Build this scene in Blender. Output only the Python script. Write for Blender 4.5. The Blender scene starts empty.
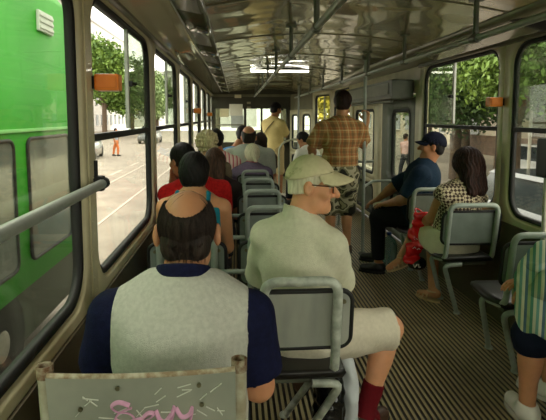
import bpy, bmesh, math, random
import numpy as np
from mathutils import Vector, Matrix
C = bpy.context.scene
COL = C.collection
random.seed(7); RNG = np.random.default_rng(7)
PI = math.pi
def lin(c):
    return tuple(((v/255)/12.92 if v/255 <= .04045 else ((v/255+.055)/1.055)**2.4) for v in c)
# ------------------------------------------------------------ camera, light, exposure
cd = bpy.data.cameras.new('camera'); cam = bpy.data.objects.new('camera', cd); COL.objects.link(cam)
FPX, W, H, VX, VY, CX, CY = 500., 546, 420, 236, 117, 273, 165
pit = math.atan((CY-VY)/FPX); yaw = math.atan((CX-VX)/FPX*math.cos(pit))
cam.location = (0, 0, 1.45)
cam.rotation_euler = (PI/2-pit, 0, -yaw)
cd.sensor_fit = 'HORIZONTAL'; cd.sensor_width = 36; cd.lens = 36*FPX/W
cd.shift_y = -(210-CY)/W; cd.clip_start = .02; cd.clip_end = 300
C.camera = cam
wd = bpy.data.worlds.new('overcast_sky'); C.world = wd; wd.use_nodes = True
nt = wd.node_tree; bg = nt.nodes['Background']
tc = nt.nodes.new('ShaderNodeTexCoord'); sx = nt.nodes.new('ShaderNodeSeparateXYZ'); rp = nt.nodes.new('ShaderNodeValToRGB')
nt.links.new(tc.outputs['Generated'], sx.inputs[0]); nt.links.new(sx.outputs[2], rp.inputs[0]); nt.links.new(rp.outputs[0], bg.inputs[0])
rp.color_ramp.elements[0].color = (.94, .91, .80, 1); rp.color_ramp.elements[0].position = 0
rp.color_ramp.elements[1].color = (1, .955, .84, 1); rp.color_ramp.elements[1].position = .6
bg.inputs[1].default_value = 1.9
sd = bpy.data.lights.new('hazy_sun', 'SUN'); sun = bpy.data.objects.new('hazy_sun', sd); COL.objects.link(sun)
sd.energy = 1.0; sd.angle = math.radians(12); sd.color = (1, .95, .82)
sun.rotation_euler = (math.radians(28), math.radians(-12), 0)
C.view_settings.view_transform = 'Standard'; C.view_settings.look = 'None'
C.view_settings.exposure = 1.17; C.view_settings.gamma = 1; C.view_settings.use_curve_mapping = False
C.cycles.max_bounces = 10; C.cycles.transparent_max_bounces = 24; C.cycles.diffuse_bounces = 6
C.cycles.use_denoising = True

# ------------------------------------------------------------ materials
MC = {}
def nodes(name):
    m = bpy.data.materials.new(name); m.use_nodes = True
    return m, m.node_tree, m.node_tree.nodes['Principled BSDF']
def M(name, col=None, rough=.5, metal=0, var=.12, vs=12, bump=0, bs=120, spec=.4, col2=None, coat=0, stretch=None):
    if name in MC: return MC[name]
    m, t, b = nodes(name); MC[name] = m
    N = t.nodes.new; L = t.links.new
    c = lin(col); c2 = lin(col2) if col2 else tuple(v*(1-var) for v in c)
    tx = N('ShaderNodeTexCoord'); nz = N('ShaderNodeTexNoise'); nz.inputs['Scale'].default_value = vs; nz.inputs['Detail'].default_value = 4
    src = tx.outputs['Object']
    if stretch:
        mp = N('ShaderNodeMapping'); mp.inputs['Scale'].default_value = stretch; L(src, mp.inputs[0]); src = mp.outputs[0]
    L(src, nz.inputs['Vector'])
    r = N('ShaderNodeValToRGB'); r.color_ramp.elements[0].position = .35; r.color_ramp.elements[1].position = .65
    r.color_ramp.elements[0].color = (*c2, 1); r.color_ramp.elements[1].color = (*c, 1)
    L(nz.outputs['Fac'], r.inputs[0]); L(r.outputs[0], b.inputs['Base Color'])
    b.inputs['Roughness'].default_value = rough; b.inputs['Metallic'].default_value = metal
    b.inputs['Specular IOR Level'].default_value = spec; b.inputs['Coat Weight'].default_value = coat
    if bump:
        n2 = N('ShaderNodeTexNoise'); n2.inputs['Scale'].default_value = bs; n2.inputs['Detail'].default_value = 3; L(src, n2.inputs['Vector'])
        bp = N('ShaderNodeBump'); bp.inputs['Strength'].default_value = bump; bp.inputs['Distance'].default_value = .01
        L(n2.outputs['Fac'], bp.inputs['Height']); L(bp.outputs[0], b.inputs['Normal'])
    return m
def base_link(m): return m.node_tree, m.node_tree.nodes.new, m.node_tree.links.new, m.node_tree.nodes['Principled BSDF']
def math_node(t, op, a, b=None, c=None):
    n = t.nodes.new('ShaderNodeMath'); n.operation = op
    for i, v in enumerate((a, b, c)):
        if v is None: continue
        if isinstance(v, (int, float)): n.inputs[i].default_value = v
        else: t.links.new(v, n.inputs[i])
    return n.outputs[0]
def mixc(t, f, a, b):
    n = t.nodes.new('ShaderNodeMix'); n.data_type = 'RGBA'
    if isinstance(f, (int, float)): n.inputs[0].default_value = f
    else: t.links.new(f, n.inputs[0])
    for i, v in ((6, a), (7, b)):
        if isinstance(v, tuple): n.inputs[i].default_value = (*v, 1)
        else: t.links.new(v, n.inputs[i])
    return n.outputs[2]
def band(t, x, per, lo, hi):                    # 1 where lo < fract(x/per) < hi
    f = math_node(t, 'FRACT', math_node(t, 'MULTIPLY', x, 1/per))
    return math_node(t, 'MULTIPLY', math_node(t, 'GREATER_THAN', f, lo), math_node(t, 'LESS_THAN', f, hi))
def objxyz(t):
    tx = t.nodes.new('ShaderNodeTexCoord'); s = t.nodes.new('ShaderNodeSeparateXYZ'); t.links.new(tx.outputs['Object'], s.inputs[0])
    return s.outputs
def glass(name, tint=(1, 1, 1), dirt=.03, refl=1.0):
    if name in MC: return MC[name]
    m = bpy.data.materials.new(name); m.use_nodes = True; t = m.node_tree; t.nodes.clear(); MC[name] = m
    N = t.nodes.new; L = t.links.new
    o = N('ShaderNodeOutputMaterial'); tr = N('ShaderNodeBsdfTransparent'); gl = N('ShaderNodeBsdfGlossy'); df = N('ShaderNodeBsdfDiffuse')
    tr.inputs[0].default_value = (*tint, 1); gl.inputs['Roughness'].default_value = .02; df.inputs[0].default_value = (.55, .54, .48, 1)
    fr = N('ShaderNodeLayerWeight'); fr.inputs[0].default_value = .5
    m1 = N('ShaderNodeMixShader'); m2 = N('ShaderNodeMixShader')
    tx = N('ShaderNodeTexCoord'); nz = N('ShaderNodeTexNoise'); nz.inputs['Scale'].default_value = 6; nz.inputs['Detail'].default_value = 6
    mp = N('ShaderNodeMapping'); mp.inputs['Scale'].default_value = (1, 1, .25); L(tx.outputs['Object'], mp.inputs[0]); L(mp.outputs[0], nz.inputs['Vector'])
    mr = N('ShaderNodeMapRange'); mr.inputs[1].default_value = .3; mr.inputs[2].default_value = .8; mr.inputs[3].default_value = dirt*.4; mr.inputs[4].default_value = dirt*1.8
    L(nz.outputs['Fac'], mr.inputs[0]); L(mr.outputs[0], m1.inputs[0])
    L(tr.outputs[0], m1.inputs[1]); L(df.outputs[0], m1.inputs[2])
    f = math_node(t, 'MULTIPLY_ADD', math_node(t, 'POWER', fr.outputs['Facing'], 4.5), .5*refl, .02*refl)
    L(f, m2.inputs[0]); L(m1.outputs[0], m2.inputs[1]); L(gl.outputs[0], m2.inputs[2]); L(m2.outputs[0], o.inputs[0])
    return m

# ------------------------------------------------------------ mesh helpers
def tag(o, label=None, cat=None, group=None, kind=None):
    for k, v in (('label', label), ('category', cat), ('group', group), ('kind', kind)):
        if v: o[k] = v
    return o
def link(name, me, mat=None, parent=None, smooth=True):
    o = bpy.data.objects.new(name, me); COL.objects.link(o)
    if mat: me.materials.append(mat)
    if parent:
        o.parent = parent
        o.matrix_parent_inverse = Matrix.Identity(4)
    return o
def empty(name, loc=(0, 0, 0), rz=0):
    o = bpy.data.objects.new(name, None); COL.objects.link(o); o.location = loc; o.rotation_euler = (0, 0, rz); o.empty_display_size = .1
    return o
def np_mesh(name, v, q, smooth=True):
    me = bpy.data.meshes.new(name); n, k = q.shape
    me.vertices.add(len(v)); me.vertices.foreach_set('co', np.asarray(v, np.float32).ravel())
    me.loops.add(n*k); me.loops.foreach_set('vertex_index', q.astype(np.int32).ravel())
    me.polygons.add(n); me.polygons.foreach_set('loop_start', np.arange(0, n*k, k, dtype=np.int32))
    me.polygons.foreach_set('use_smooth', np.full(n, smooth)); me.update(calc_edges=True); me.validate(); return me
class MB:
    """collects shapes and links them as one mesh object"""
    def __init__(s): s.v = []; s.f = []; s.sm = []
    def add(s, vs, fs, smooth=False):
        b = len(s.v); s.v += [tuple(map(float, p)) for p in vs]; s.f += [[i+b for i in f] for f in fs]; s.sm += [smooth]*len(fs); return s
    def box(s, c, d, bev=0, rot=None):
        bm = bmesh.new(); bmesh.ops.create_cube(bm, size=1)
        for v in bm.verts: v.co = Vector((v.co.x*d[0], v.co.y*d[1], v.co.z*d[2]))
        if bev: bmesh.ops.bevel(bm, geom=bm.edges[:], offset=min(bev, min(d)*.45), segments=2, profile=.7, affect='EDGES')
        R = rot.to_matrix() if hasattr(rot, 'to_matrix') else (rot or Matrix.Identity(3))
        bm.verts.index_update()
        s.add([R @ v.co + Vector(c) for v in bm.verts], [[v.index for v in f.verts] for f in bm.faces]); bm.free(); return s
    def tube(s, pts, r, n=10, cap=True, closed=False, flat=1.0):
        P = [Vector(p) for p in pts]; rr = r if hasattr(r, '__len__') else [r]*len(P)
        vs, fs = [], []; up = None
        for i, p in enumerate(P):
            a = P[(i-1) % len(P)] if closed or i else P[0]; b = P[(i+1) % len(P)] if closed or i < len(P)-1 else P[-1]
            t = (b-a).normalized()
            if up is None: up = t.orthogonal().normalized()
            up = (up - t*up.dot(t)).normalized(); w = t.cross(up)
            for k in range(n):
                an = 2*PI*k/n; vs.append(p + (up*math.cos(an) + w*math.sin(an)*flat)*rr[i])
        m = len(P)
        for i in range(m if closed else m-1):
            j = (i+1) % m
            for k in range(n):
                fs.append([i*n+k, i*n+(k+1) % n, j*n+(k+1) % n, j*n+k])
        s.add(vs, fs, True)
        if cap and not closed:
            s.add(vs[:n], [list(range(n))[::-1]]); s.add(vs[-n:], [list(range(n))])
        return s
    def lathe(s, prof, c=(0, 0, 0), n=20, axis='z', cap=True):
        vs, fs = [], []; c = Vector(c)
        for r, h in prof:
            for k in range(n):
                a = 2*PI*k/n; x, y = r*math.cos(a), r*math.sin(a)
                vs.append(c + (Vector((x, y, h)) if axis == 'z' else Vector((h, x, y)) if axis == 'x' else Vector((y, h, x))))
        for i in range(len(prof)-1):
            for k in range(n): fs.append([i*n+k, i*n+(k+1) % n, (i+1)*n+(k+1) % n, (i+1)*n+k])
        s.add(vs, fs, True)
        if cap:
            s.add(vs[:n], [list(range(n))[::-1]]); s.add(vs[-n:], [list(range(n))])
        return s
    def loft(s, rings, closed=True, cap=False, smooth=True):
        n = len(rings[0]); vs = [p for r in rings for p in r]; fs = []
        for i in range(len(rings)-1):
            for k in range(n if closed else n-1):
                fs.append([i*n+k, i*n+(k+1) % n, (i+1)*n+(k+1) % n, (i+1)*n+k])
        if cap: fs += [list(range(n))[::-1], [(len(rings)-1)*n+k for k in range(n)]]
        return s.add(vs, fs, smooth)
    def build(s, name, mat, parent=None, solid=0):
        me = bpy.data.meshes.new(name); me.from_pydata(s.v, [], s.f); me.polygons.foreach_set('use_smooth', s.sm); me.update()
        bm = bmesh.new(); bm.from_mesh(me)
        if not solid: bmesh.ops.recalc_face_normals(bm, faces=bm.faces[:])
        bm.to_mesh(me); bm.free()
        o = link(name, me, mat, parent)
        if solid:
            md = o.modifiers.new('thick', 'SOLIDIFY'); md.thickness = solid; md.offset = 0
        return o
def fillet(pts, r, n=5):
    P = [Vector(p) for p in pts]; out = [P[0]]
    for a, b, c in zip(P, P[1:], P[2:]):
        d1 = (a-b); d2 = (c-b); rr = min(r, d1.length*.49, d2.length*.49); p, q = b+d1.normalized()*rr, b+d2.normalized()*rr
        for i in range(n+1):
            t = i/n; out.append(p*(1-t)**2 + b*2*t*(1-t) + q*t*t)
    out.append(P[-1]); return out
def rrect(y0, y1, z0, z1, r, n=6):
    out = []
    for cy, cz, a0 in ((y1-r, z0+r, -90), (y1-r, z1-r, 0), (y0+r, z1-r, 90), (y0+r, z0+r, 180)):
        for i in range(n+1):
            a = math.radians(a0+90*i/n); out.append((cy+r*math.cos(a), cz+r*math.sin(a)))
    return out
def outer_rect(loop, y0, y1, z0, z1, n=6):
    out = []; k = n+1; cor = ((y1, z0), (y1, z1), (y0, z1), (y0, z0))
    for i, (y, z) in enumerate(loop):
        c, j = divmod(i, k); cy, cz = cor[c]
        first = (y, cz) if c in (0, 2) else (cy, z)           # edge the arc starts on
        last = (cy, z) if c in (0, 2) else (y, cz)
        if j == n//2: out.append((cy, cz))
        elif j < n//2: out.append(first)
        else: out.append(last)
    return out
def copy_tree(o, parent=None):
    c = o.copy(); COL.objects.link(c)
    if parent: c.parent = parent
    for ch in o.children: copy_tree(ch, c)
    return c

# ------------------------------------------------------------ implicit surfaces (for people and soft things)
class SDF:
    def __init__(s): s.ops = []; s.lo = np.full(3, 1e9); s.hi = np.full(3, -1e9); s.disp = None
    def _bb(s, lo, hi): s.lo = np.minimum(s.lo, lo); s.hi = np.maximum(s.hi, hi)
    def cone(s, a, b, ra, rb, k=.02, mode='u', cuts=()):
        a, b = np.array(a, float), np.array(b, float); R = max(ra, rb); lo, hi = np.minimum(a, b)-R, np.maximum(a, b)+R
        if mode == 'u': s._bb(lo, hi)
        s.ops.append(('c', (a, b, ra, rb), k, mode, lo, hi, cuts)); return s
    def ell(s, c, r, ax=None, k=.02, mode='u', cuts=()):
        c, r = np.array(c, float), np.array(r, float); ax = np.eye(3) if ax is None else np.array(ax, float)
        ext = np.sqrt(((ax*r[:, None])**2).sum(0)); lo, hi = c-ext, c+ext
        if mode == 'u': s._bb(lo, hi)
        s.ops.append(('e', (c, r, ax), k, mode, lo, hi, cuts)); return s
    def cut(s, p, n):                                   # keep the side n points away from
        s.ops.append(('p', (np.array(p, float), np.array(n, float)/np.linalg.norm(n)), 0, 'i', None, None, ())); return s
    def mesh(s, name, h, mat=None, parent=None, smooth_it=1):
        lo = s.lo-4*h; n = np.ceil((s.hi+4*h-lo)/h).astype(int)+1
        ax = [(lo[i]+h*np.arange(n[i])).astype(np.float32) for i in range(3)]
        D = np.full(n, .5, np.float32)
        for kind, pr, k, mode, l, hh, cuts in s.ops:
            if kind == 'p':
                p, nn = pr
                d = (ax[0]-p[0])[:, None, None]*nn[0] + (ax[1]-p[1])[None, :, None]*nn[1] + (ax[2]-p[2])[None, None, :]*nn[2]
                np.maximum(D, d, out=D); continue
            i0 = np.maximum(((l-k-3*h-lo)/h).astype(int), 0); i1 = np.minimum(((hh+k+3*h-lo)/h).astype(int)+2, n)
            if (i1 <= i0).any(): continue
            X = (ax[0][i0[0]:i1[0]])[:, None, None]; Y = (ax[1][i0[1]:i1[1]])[None, :, None]; Z = (ax[2][i0[2]:i1[2]])[None, None, :]
            if kind == 'c':
                a, b, ra, rb = pr; ab = b-a; L2 = max(float(ab@ab), 1e-9)
                x, y, z = X-a[0], Y-a[1], Z-a[2]
                t = np.clip((x*ab[0]+y*ab[1]+z*ab[2])/L2, 0, 1)
                d = np.sqrt((x-t*ab[0])**2+(y-t*ab[1])**2+(z-t*ab[2])**2) - (ra+(rb-ra)*t)
            else:
                c, r, A = pr; x, y, z = X-c[0], Y-c[1], Z-c[2]
                q = [x*A[i][0]+y*A[i][1]+z*A[i][2] for i in range(3)]
                k0 = np.sqrt(sum((q[i]/r[i])**2 for i in range(3))); k1 = np.sqrt(sum((q[i]/r[i]**2)**2 for i in range(3)))
                d = np.where(k1 > 1e-6, k0*(k0-1)/np.maximum(k1, 1e-6), -r.min())
            for p, nn in cuts:
                p = np.array(p, float); nn = np.array(nn, float)/np.linalg.norm(nn)
                d = np.maximum(d, (X-p[0])*nn[0]+(Y-p[1])*nn[1]+(Z-p[2])*nn[2])
            S = (slice(i0[0], i1[0]), slice(i0[1], i1[1]), slice(i0[2], i1[2])); d = d.astype(np.float32); E = D[S]
            if mode == 's': d = -d; E = -E
            if k > 0:
                hb = np.clip(.5+.5*(E-d)/k, 0, 1); R = E*(1-hb)+d*hb-k*hb*(1-hb)
            else: R = np.minimum(E, d)
            if mode == 's':                              # smooth max of (old, -d)
                E0 = D[S]; dd = d
                hb = np.clip(.5-.5*(E0-dd)/max(k, 1e-4), 0, 1); R = E0*(1-hb)+dd*hb+max(k, 1e-4)*hb*(1-hb)
            D[S] = R
        if s.disp is not None:
            D += s.disp(ax[0][:, None, None], ax[1][None, :, None], ax[2][None, None, :]).astype(np.float32)
        # surface nets
        ins = D < 0
        cs = np.zeros(n-1, np.uint8)
        for dx in (0, 1):
            for dy in (0, 1):
                for dz in (0, 1): cs += ins[dx:n[0]-1+dx, dy:n[1]-1+dy, dz:n[2]-1+dz]
        act = np.argwhere((cs > 0) & (cs < 8)); idx = np.full(n-1, -1, np.int64); idx[tuple(act.T)] = np.arange(len(act))
        val = np.stack([D[act[:, 0]+(c >> 2 & 1), act[:, 1]+(c >> 1 & 1), act[:, 2]+(c & 1)] for c in range(8)], 1)
        acc = np.zeros((len(act), 3)); cnt = np.zeros(len(act))
        cp = np.array([[c >> 2 & 1, c >> 1 & 1, c & 1] for c in range(8)], float)
        for c0 in range(8):
            for bit in (1, 2, 4):
                if c0 & bit: continue
                c1 = c0 | bit; a, b = val[:, c0], val[:, c1]; m = (a < 0) != (b < 0)
                t = np.where(m, a/np.where(m, a-b, 1), 0)
                acc += np.where(m[:, None], cp[c0]+(cp[c1]-cp[c0])*t[:, None], 0); cnt += m
        V = lo + h*(act + acc/cnt[:, None])
        Q = []
        for A in range(3):
            B, Cc = (A+1) % 3, (A+2) % 3
            s0 = [slice(None)]*3; s1 = [slice(None)]*3; s0[A] = slice(0, -1); s1[A] = slice(1, None)
            a, b = ins[tuple(s0)], ins[tuple(s1)]
            e = np.argwhere(a != b); e = e[(e[:, B] > 0) & (e[:, Cc] > 0) & (e[:, B] < n[B]-1) & (e[:, Cc] < n[Cc]-1)]
            if not len(e): continue
            oB = np.zeros(3, int); oB[B] = 1; oC = np.zeros(3, int); oC[Cc] = 1
            q = np.stack([idx[tuple((e-oB-oC).T)], idx[tuple((e-oC).T)], idx[tuple(e.T)], idx[tuple((e-oB).T)]], 1)
            fl = ~a[tuple(e.T)]; q[fl] = q[fl][:, ::-1]; Q.append(q)
        Q = np.concatenate(Q); Q = Q[(Q >= 0).all(1)]
        for _ in range(smooth_it):
            S_ = np.zeros_like(V); Nn = np.zeros(len(V))
            for i in range(4):
                a, b = Q[:, i], Q[:, (i+1) % 4]
                for ax_ in range(3): S_[:, ax_] += np.bincount(a, V[b, ax_], len(V)) + np.bincount(b, V[a, ax_], len(V))
                Nn += np.bincount(a, minlength=len(V)) + np.bincount(b, minlength=len(V))
            V = .5*V + .5*S_/np.maximum(Nn, 1)[:, None]
        if not len(V): print('EMPTY SDF', name)
        return link(name, np_mesh(name, V, Q), mat, parent)

def nrm(v): v = np.array(v, float); return v/np.linalg.norm(v)
def lerp(a, b, t): return np.array(a, float)*(1-t)+np.array(b, float)*t

# ------------------------------------------------------------ the tram car: setting
XL, XR, YF, YB = -.56, 1.87, 12.2, -2.4
cream = M('cream_paint', (205, 196, 160), .42, var=.16, vs=7, bump=.05, bs=40, coat=.2)
cream_dark = M('olive_grey_paint', (112, 108, 84), .45, var=.2, vs=6, bump=.05, bs=40)
rubber = M('black_rubber', (22, 22, 20), .6, var=.2)
steel = M('grey_enamel_tube', (150, 156, 148), .35, var=.15, vs=30, spec=.5)
dsteel = M('dull_green_grey_metal', (92, 96, 82), .4, var=.2, vs=20, spec=.5)
alu = M('aluminium_trim', (140, 142, 132), .38, metal=.6, var=.15, vs=30)
orange = M('orange_plastic', (244, 138, 34), .4, var=.12, vs=20)
g_clear = glass('window_glass', (.97, .985, .95), .02)
g_dirty = glass('sliding_pane_glass', (.80, .84, .78), .07, .5)
g_door = glass('door_glass', (.72, .76, .70), .05)

def floor_mat():
    m, t, b = nodes('ribbed_floor'); x, y, z = objxyz(t)
    rib = band(t, x, .03, .0, .5)
    nz = t.nodes.new('ShaderNodeTexNoise'); nz.inputs['Scale'].default_value = 3; nz.inputs['Detail'].default_value = 6
    dust = mixc(t, nz.outputs['Fac'], lin((150, 138, 105)), lin((104, 98, 74)))
    t.links.new(mixc(t, rib, lin((26, 25, 20)), dust), b.inputs['Base Color']); b.inputs['Roughness'].default_value = .55
    bp = t.nodes.new('ShaderNodeBump'); bp.inputs['Strength'].default_value = .5; bp.inputs['Distance'].default_value = .004
    t.links.new(rib, bp.inputs['Height']); t.links.new(bp.outputs[0], b.inputs['Normal']); return m
fm = MB()
nr = int((XR-XL)/.03)
for i in range(nr+1):                                      # real ribs running along the aisle
    x = XL+.03*i
    for a, bq, z in ((0, .015, 0), (.015, .03, -.006)):
        fm.add([(x+a, YB, z), (x+bq, YB, z), (x+bq, YF+1, z), (x+a, YF+1, z)], [[0, 1, 2, 3]])
    fm.add([(x+.015, YB, 0), (x+.015, YF+1, 0), (x+.015, YF+1, -.006), (x+.015, YB, -.006)], [[0, 1, 2, 3]])
    fm.add([(x+.03, YB, 0), (x+.03, YF+1, 0), (x+.03, YF+1, -.006), (x+.03, YB, -.006)], [[0, 1, 2, 3]])
def floor_m():
    m, t, b = nodes('ribbed_rubber'); N = t.nodes.new; L = t.links.new
    x, y, z = objxyz(t)
    nz = N('ShaderNodeTexNoise'); nz.inputs['Scale'].default_value = 4; nz.inputs['Detail'].default_value = 8
    tx = N('ShaderNodeTexCoord'); L(tx.outputs['Object'], nz.inputs['Vector'])
    top = mixc(t, nz.outputs['Fac'], lin((114, 103, 74)), lin((178, 163, 120)))
    L(mixc(t, math_node(t, 'GREATER_THAN', z, -.003), lin((24, 22, 18)), top), b.inputs['Base Color']); b.inputs['Roughness'].default_value = .5
    return m
fl = fm.build('floor', floor_m(), solid=0); tag(fl, kind='structure')
sub = MB().box((.655, 4.9, -.05), (2.6, 15.2, .06)).build('floor_underlay', rubber, fl)

PL = [1.965+1.535*k for k in range(-3, 8)]; PR = [-2.75, -1.2, .3, 1.85, 3.40, 5.02]      # pillar centres along the two sides
def wall_bays(mb, X, sgn, bays, z0=0., z1=1.99, hz0=.77, hz1=1.945, hole=True):
    """interior face at X, depth grows by sgn outward"""
    for (y0, y1, hy0, hy1, r, b0, b1) in bays:
        inn = rrect(hy0, hy1, b0, b1, r); out = outer_rect(inn, y0, y1, z0, z1)
        cy, cz = (hy0+hy1)/2, (b0+b1)/2
        def off(d): return rrect(hy0-d, hy1+d, b0-d, b1+d, r+d)
        pt = lambda lp, d: [(X+sgn*d, y, z) for y, z in lp]
        mb.loft([pt(out, .048), pt(out, 0), pt(off(.022), 0), pt(off(.012), .003), pt(inn, .016), pt(inn, .048), pt(out, .048)])
def bay(L, k, r=.15): a, b = L[k+3], L[k+4]; return (a, b, a+.088, b-.088, r, .77, 1.945)
wl = MB(); wall_bays(wl, XL, -1, [bay(PL, k) for k in range(-3, 7)])
tag(wl.build('wall_left', cream), kind='structure')
wr = MB(); wall_bays(wr, XR, 1, [bay(PR, k) for k in range(-3, 2)] + [(8.1, 9.67, 8.2, 9.55, .14, .77, 1.945)])
# door surround
wr.box((XR+.045, 6.56, 1.845), (.085, 3.12, .29)); wr.box((XR+.045, 6.57, .84), (.10, .2, 1.72), .04); wr.box((XR+.045, 8.05, .85), (.085, .12, 1.7))
wr.box((XR+.045, 5.07, .85), (.085, .14, 1.7))
tag(wr.build('wall_right', cream), kind='structure')
# tapering front section of the right side
ta, tb = Vector((XR, 9.67, 0)), Vector((1.30, YF, 0)); td = (tb-ta).normalized(); tn = Vector((td.y, -td.x, 0))
def taper_pt(s, z, d=0): p = ta+td*s+tn*d; return (p.x, p.y, z)
TL = (tb-ta).length
wf = MB()
inn = rrect(.12, .95, .9, 1.9, .1); out = outer_rect(inn, 0, 1.05, 0, 1.99)
wf.loft([[taper_pt(s, z, d) for s, z in lp] for lp, d in ((out, .08), (out, 0), (inn, 0), (inn, .08), (out, .08))])
tag(wf.build('wall_front_right', cream), kind='structure')
wf = MB()
wf.add([taper_pt(1.05, 1.62, .04), taper_pt(TL, 1.62, .04), taper_pt(TL, 1.99, .04), taper_pt(1.05, 1.99, .04)], [[0, 1, 2, 3]])
tag(wf.build('trim_1', cream_dark, solid=.05), kind='structure')
# lower wall skins, brown colour painted in for the shade below the sills
kp = MB().box((XL+.006, 4.9, .36), (.012, 14.5, .72), .003); tag(kp.build('trim_2', M('shade_brown_panel', (88, 80, 60), .5, var=.25, vs=5)), kind='structure')
kp = MB().box((XR-.006, 1.3, .36), (.012, 7.4, .72), .003); tag(kp.build('trim_3', M('shade_brown_panel')), kind='structure')

# windows: gasket, sash bar, sliding panes
WN = [0]
def window(X, sgn, k=None, fixed=False, y0=None, y1=None, mullion=True):
    WN[0] += 1
    if k is not None: _, _, y0, y1 = bay(PL if sgn < 0 else PR, k)[:4]
    b0, b1, r = .77, 1.945, .15
    pt = lambda lp, d: [(X+sgn*d, y, z) for y, z in lp]
    def lp(i): return rrect(y0+i, y1-i, b0+i, b1-i, max(r-i, .02))
    g = MB(); g.loft([pt(lp(.0), .014), pt(lp(.010), .010), pt(lp(.026), .018), pt(lp(.026), .044), pt(lp(0), .05), pt(lp(0), .014)])
    w = g.build('window_%d' % WN[0], rubber); tag(w, kind='structure')
    def pane(name, mat, ya, yb, za, zb, d, rr=.1):
        L = rrect(ya, yb, za, zb, rr); p = MB(); n = len(L)
        p.loft([pt(L, d), pt(L, d+.005)], cap=True, smooth=False); p.build(name, mat, w)
    i = .02
    if fixed:
        pane('pane', g_clear, y0+i, y1-i, b0+i, b1-i, .03, r-i); return w
    zs = 1.365
    MB().box((X+sgn*.03, (y0+y1)/2, zs), (.03, y1-y0-.04, .032), .006).build('sash_bar', rubber, w)
    pane('lower_pane', g_clear, y0+i, y1-i, b0+i, zs-.005, .03, r-i)
    ym = (y0+y1)/2+.06
    pane('sliding_pane', g_dirty, ym-.01, y1-i, zs+.01, b1-i, .025, .06)
    pane('upper_pane', g_clear, ym, y1-i, zs+.01, b1-i, .038, .06)
    MB().box((X+sgn*.027, ym, (zs+b1)/2), (.02, .028, b1-zs-.05), .004).build('sliding_frame', alu, w)
    MB().box((X+sgn*.014, ym+.01, 1.63), (.03, .03, .03), .006).tube([(X+sgn*.006, ym, 1.63), (X-sgn*.012, ym+.03, 1.63)], .009).build('catch', rubber, w)
    return w
for k in range(-3, 7): window(XL, -1, k, fixed=(k == -1))
for k in range(-3, 2): window(XR, 1, k)
window(XR, 1, y0=8.2, y1=9.55)
# front-right tapering window
WN[0] += 1
w = MB(); Lq = lambda i, d: [taper_pt(s, z, d) for s, z in rrect(.12+i, .95-i, .9+i, 1.9-i, .1-i)]
w.loft([Lq(0, .02), Lq(.03, .02), Lq(.03, .06), Lq(0, .06), Lq(0, .02)]); w = tag(w.build('window_%d' % WN[0], rubber), kind='structure')
p = MB(); p.loft([Lq(.028, .04), Lq(.028, .045)], cap=True, smooth=False); p.build('pane', g_clear, w)
p = MB().box(taper_pt(.5, 1.42, .04), (.02, .02, .9)); p.build('sliding_frame', alu, w)

# middle doors
def door_leaf(name, mat, P, s0, s1, z0, z1, gl, lw, r=.09):
    """P(s, z, d) places a point of the leaf; gl upper glass (s0, s1, z0, z1), lw lower panel"""
    m = MB()
    zs = (lw[3]+gl[2])/2
    for (a, b, q) in ((z0, zs, lw), (zs, z1, gl)):
        i = rrect(q[0], q[1], q[2], q[3], r); o = outer_rect(i, s0, s1, a, b)
        m.loft([[P(s, z, d) for s, z in lp] for lp, d in ((o, .05), (o, 0), (i, 0), (i, .05), (o, .05))])
    d = tag(m.build(name, mat), kind='structure')
    for q, mt, nm in ((gl, g_door, 'pane'), (lw, g_door if len(lw) == 4 else lw[4], 'lower_panel')):
        L0 = lambda i, dd: [P(s, z, dd) for s, z in rrect(q[0]+i, q[1]-i, q[2]+i, q[3]-i, max(r-i, .02))]
        e = MB(); e.loft([L0(-.012, -.004), L0(.028, -.006), L0(.028, .03), L0(-.012, .03), L0(-.012, -.004)]); e.build('gasket', rubber, d)
        e = MB(); e.loft([L0(.02, .02), L0(.02, .025)], cap=True, smooth=False); e.build(nm, mt, d)
    return d
Pm = lambda s, z, d: (XR+.03+d, s, z)
grey_panel = M('grey_green_panel', (104, 110, 98), .45, var=.15)
door_leaf('door_1', grey_panel, Pm, 5.15, 6.42, .02, 1.66, (5.36, 6.0, .72, 1.53), (5.36, 6.0, .12, .56, grey_panel))
door_leaf('door_2', cream, Pm, 6.68, 7.98, .02, 1.66, (6.80, 7.86, .66, 1.55), (6.80, 7.86, .10, .50, grey_panel))
Pt = lambda s, z, d: taper_pt(s, z, d)
door_leaf('door_3', cream, Pt, 1.06, 1.80, .02, 1.62, (1.18, 1.66, .7, 1.5), (1.18, 1.66, .12, .55))
door_leaf('door_4', cream, Pt, 1.84, TL-.02, .02, 1.62, (1.98, 2.4, .7, 1.5), (1.98, 2.4, .12, .55))
t = empty('door_engine_cover', (XR-.135, 6.5, 1.72)); tag(t, 'long dull grey door mechanism box above the folding doors', 'door mechanism')
MB().box((0, 0, .02), (.24, 2.7, .2), .015).build('housing', M('dark_grey_box', (84, 86, 74), .4, var=.2), t)
MB().box((-.123, -.15, .03), (.012, 2.2, .12), .004).build('front_panel', M('mid_grey_box', (120, 121, 104), .35, var=.2), t)
MB().tube([(-.1, -1.3, -.105), (-.1, 1.2, -.105)], .014).build('operating_rod', dsteel, t)

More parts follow.
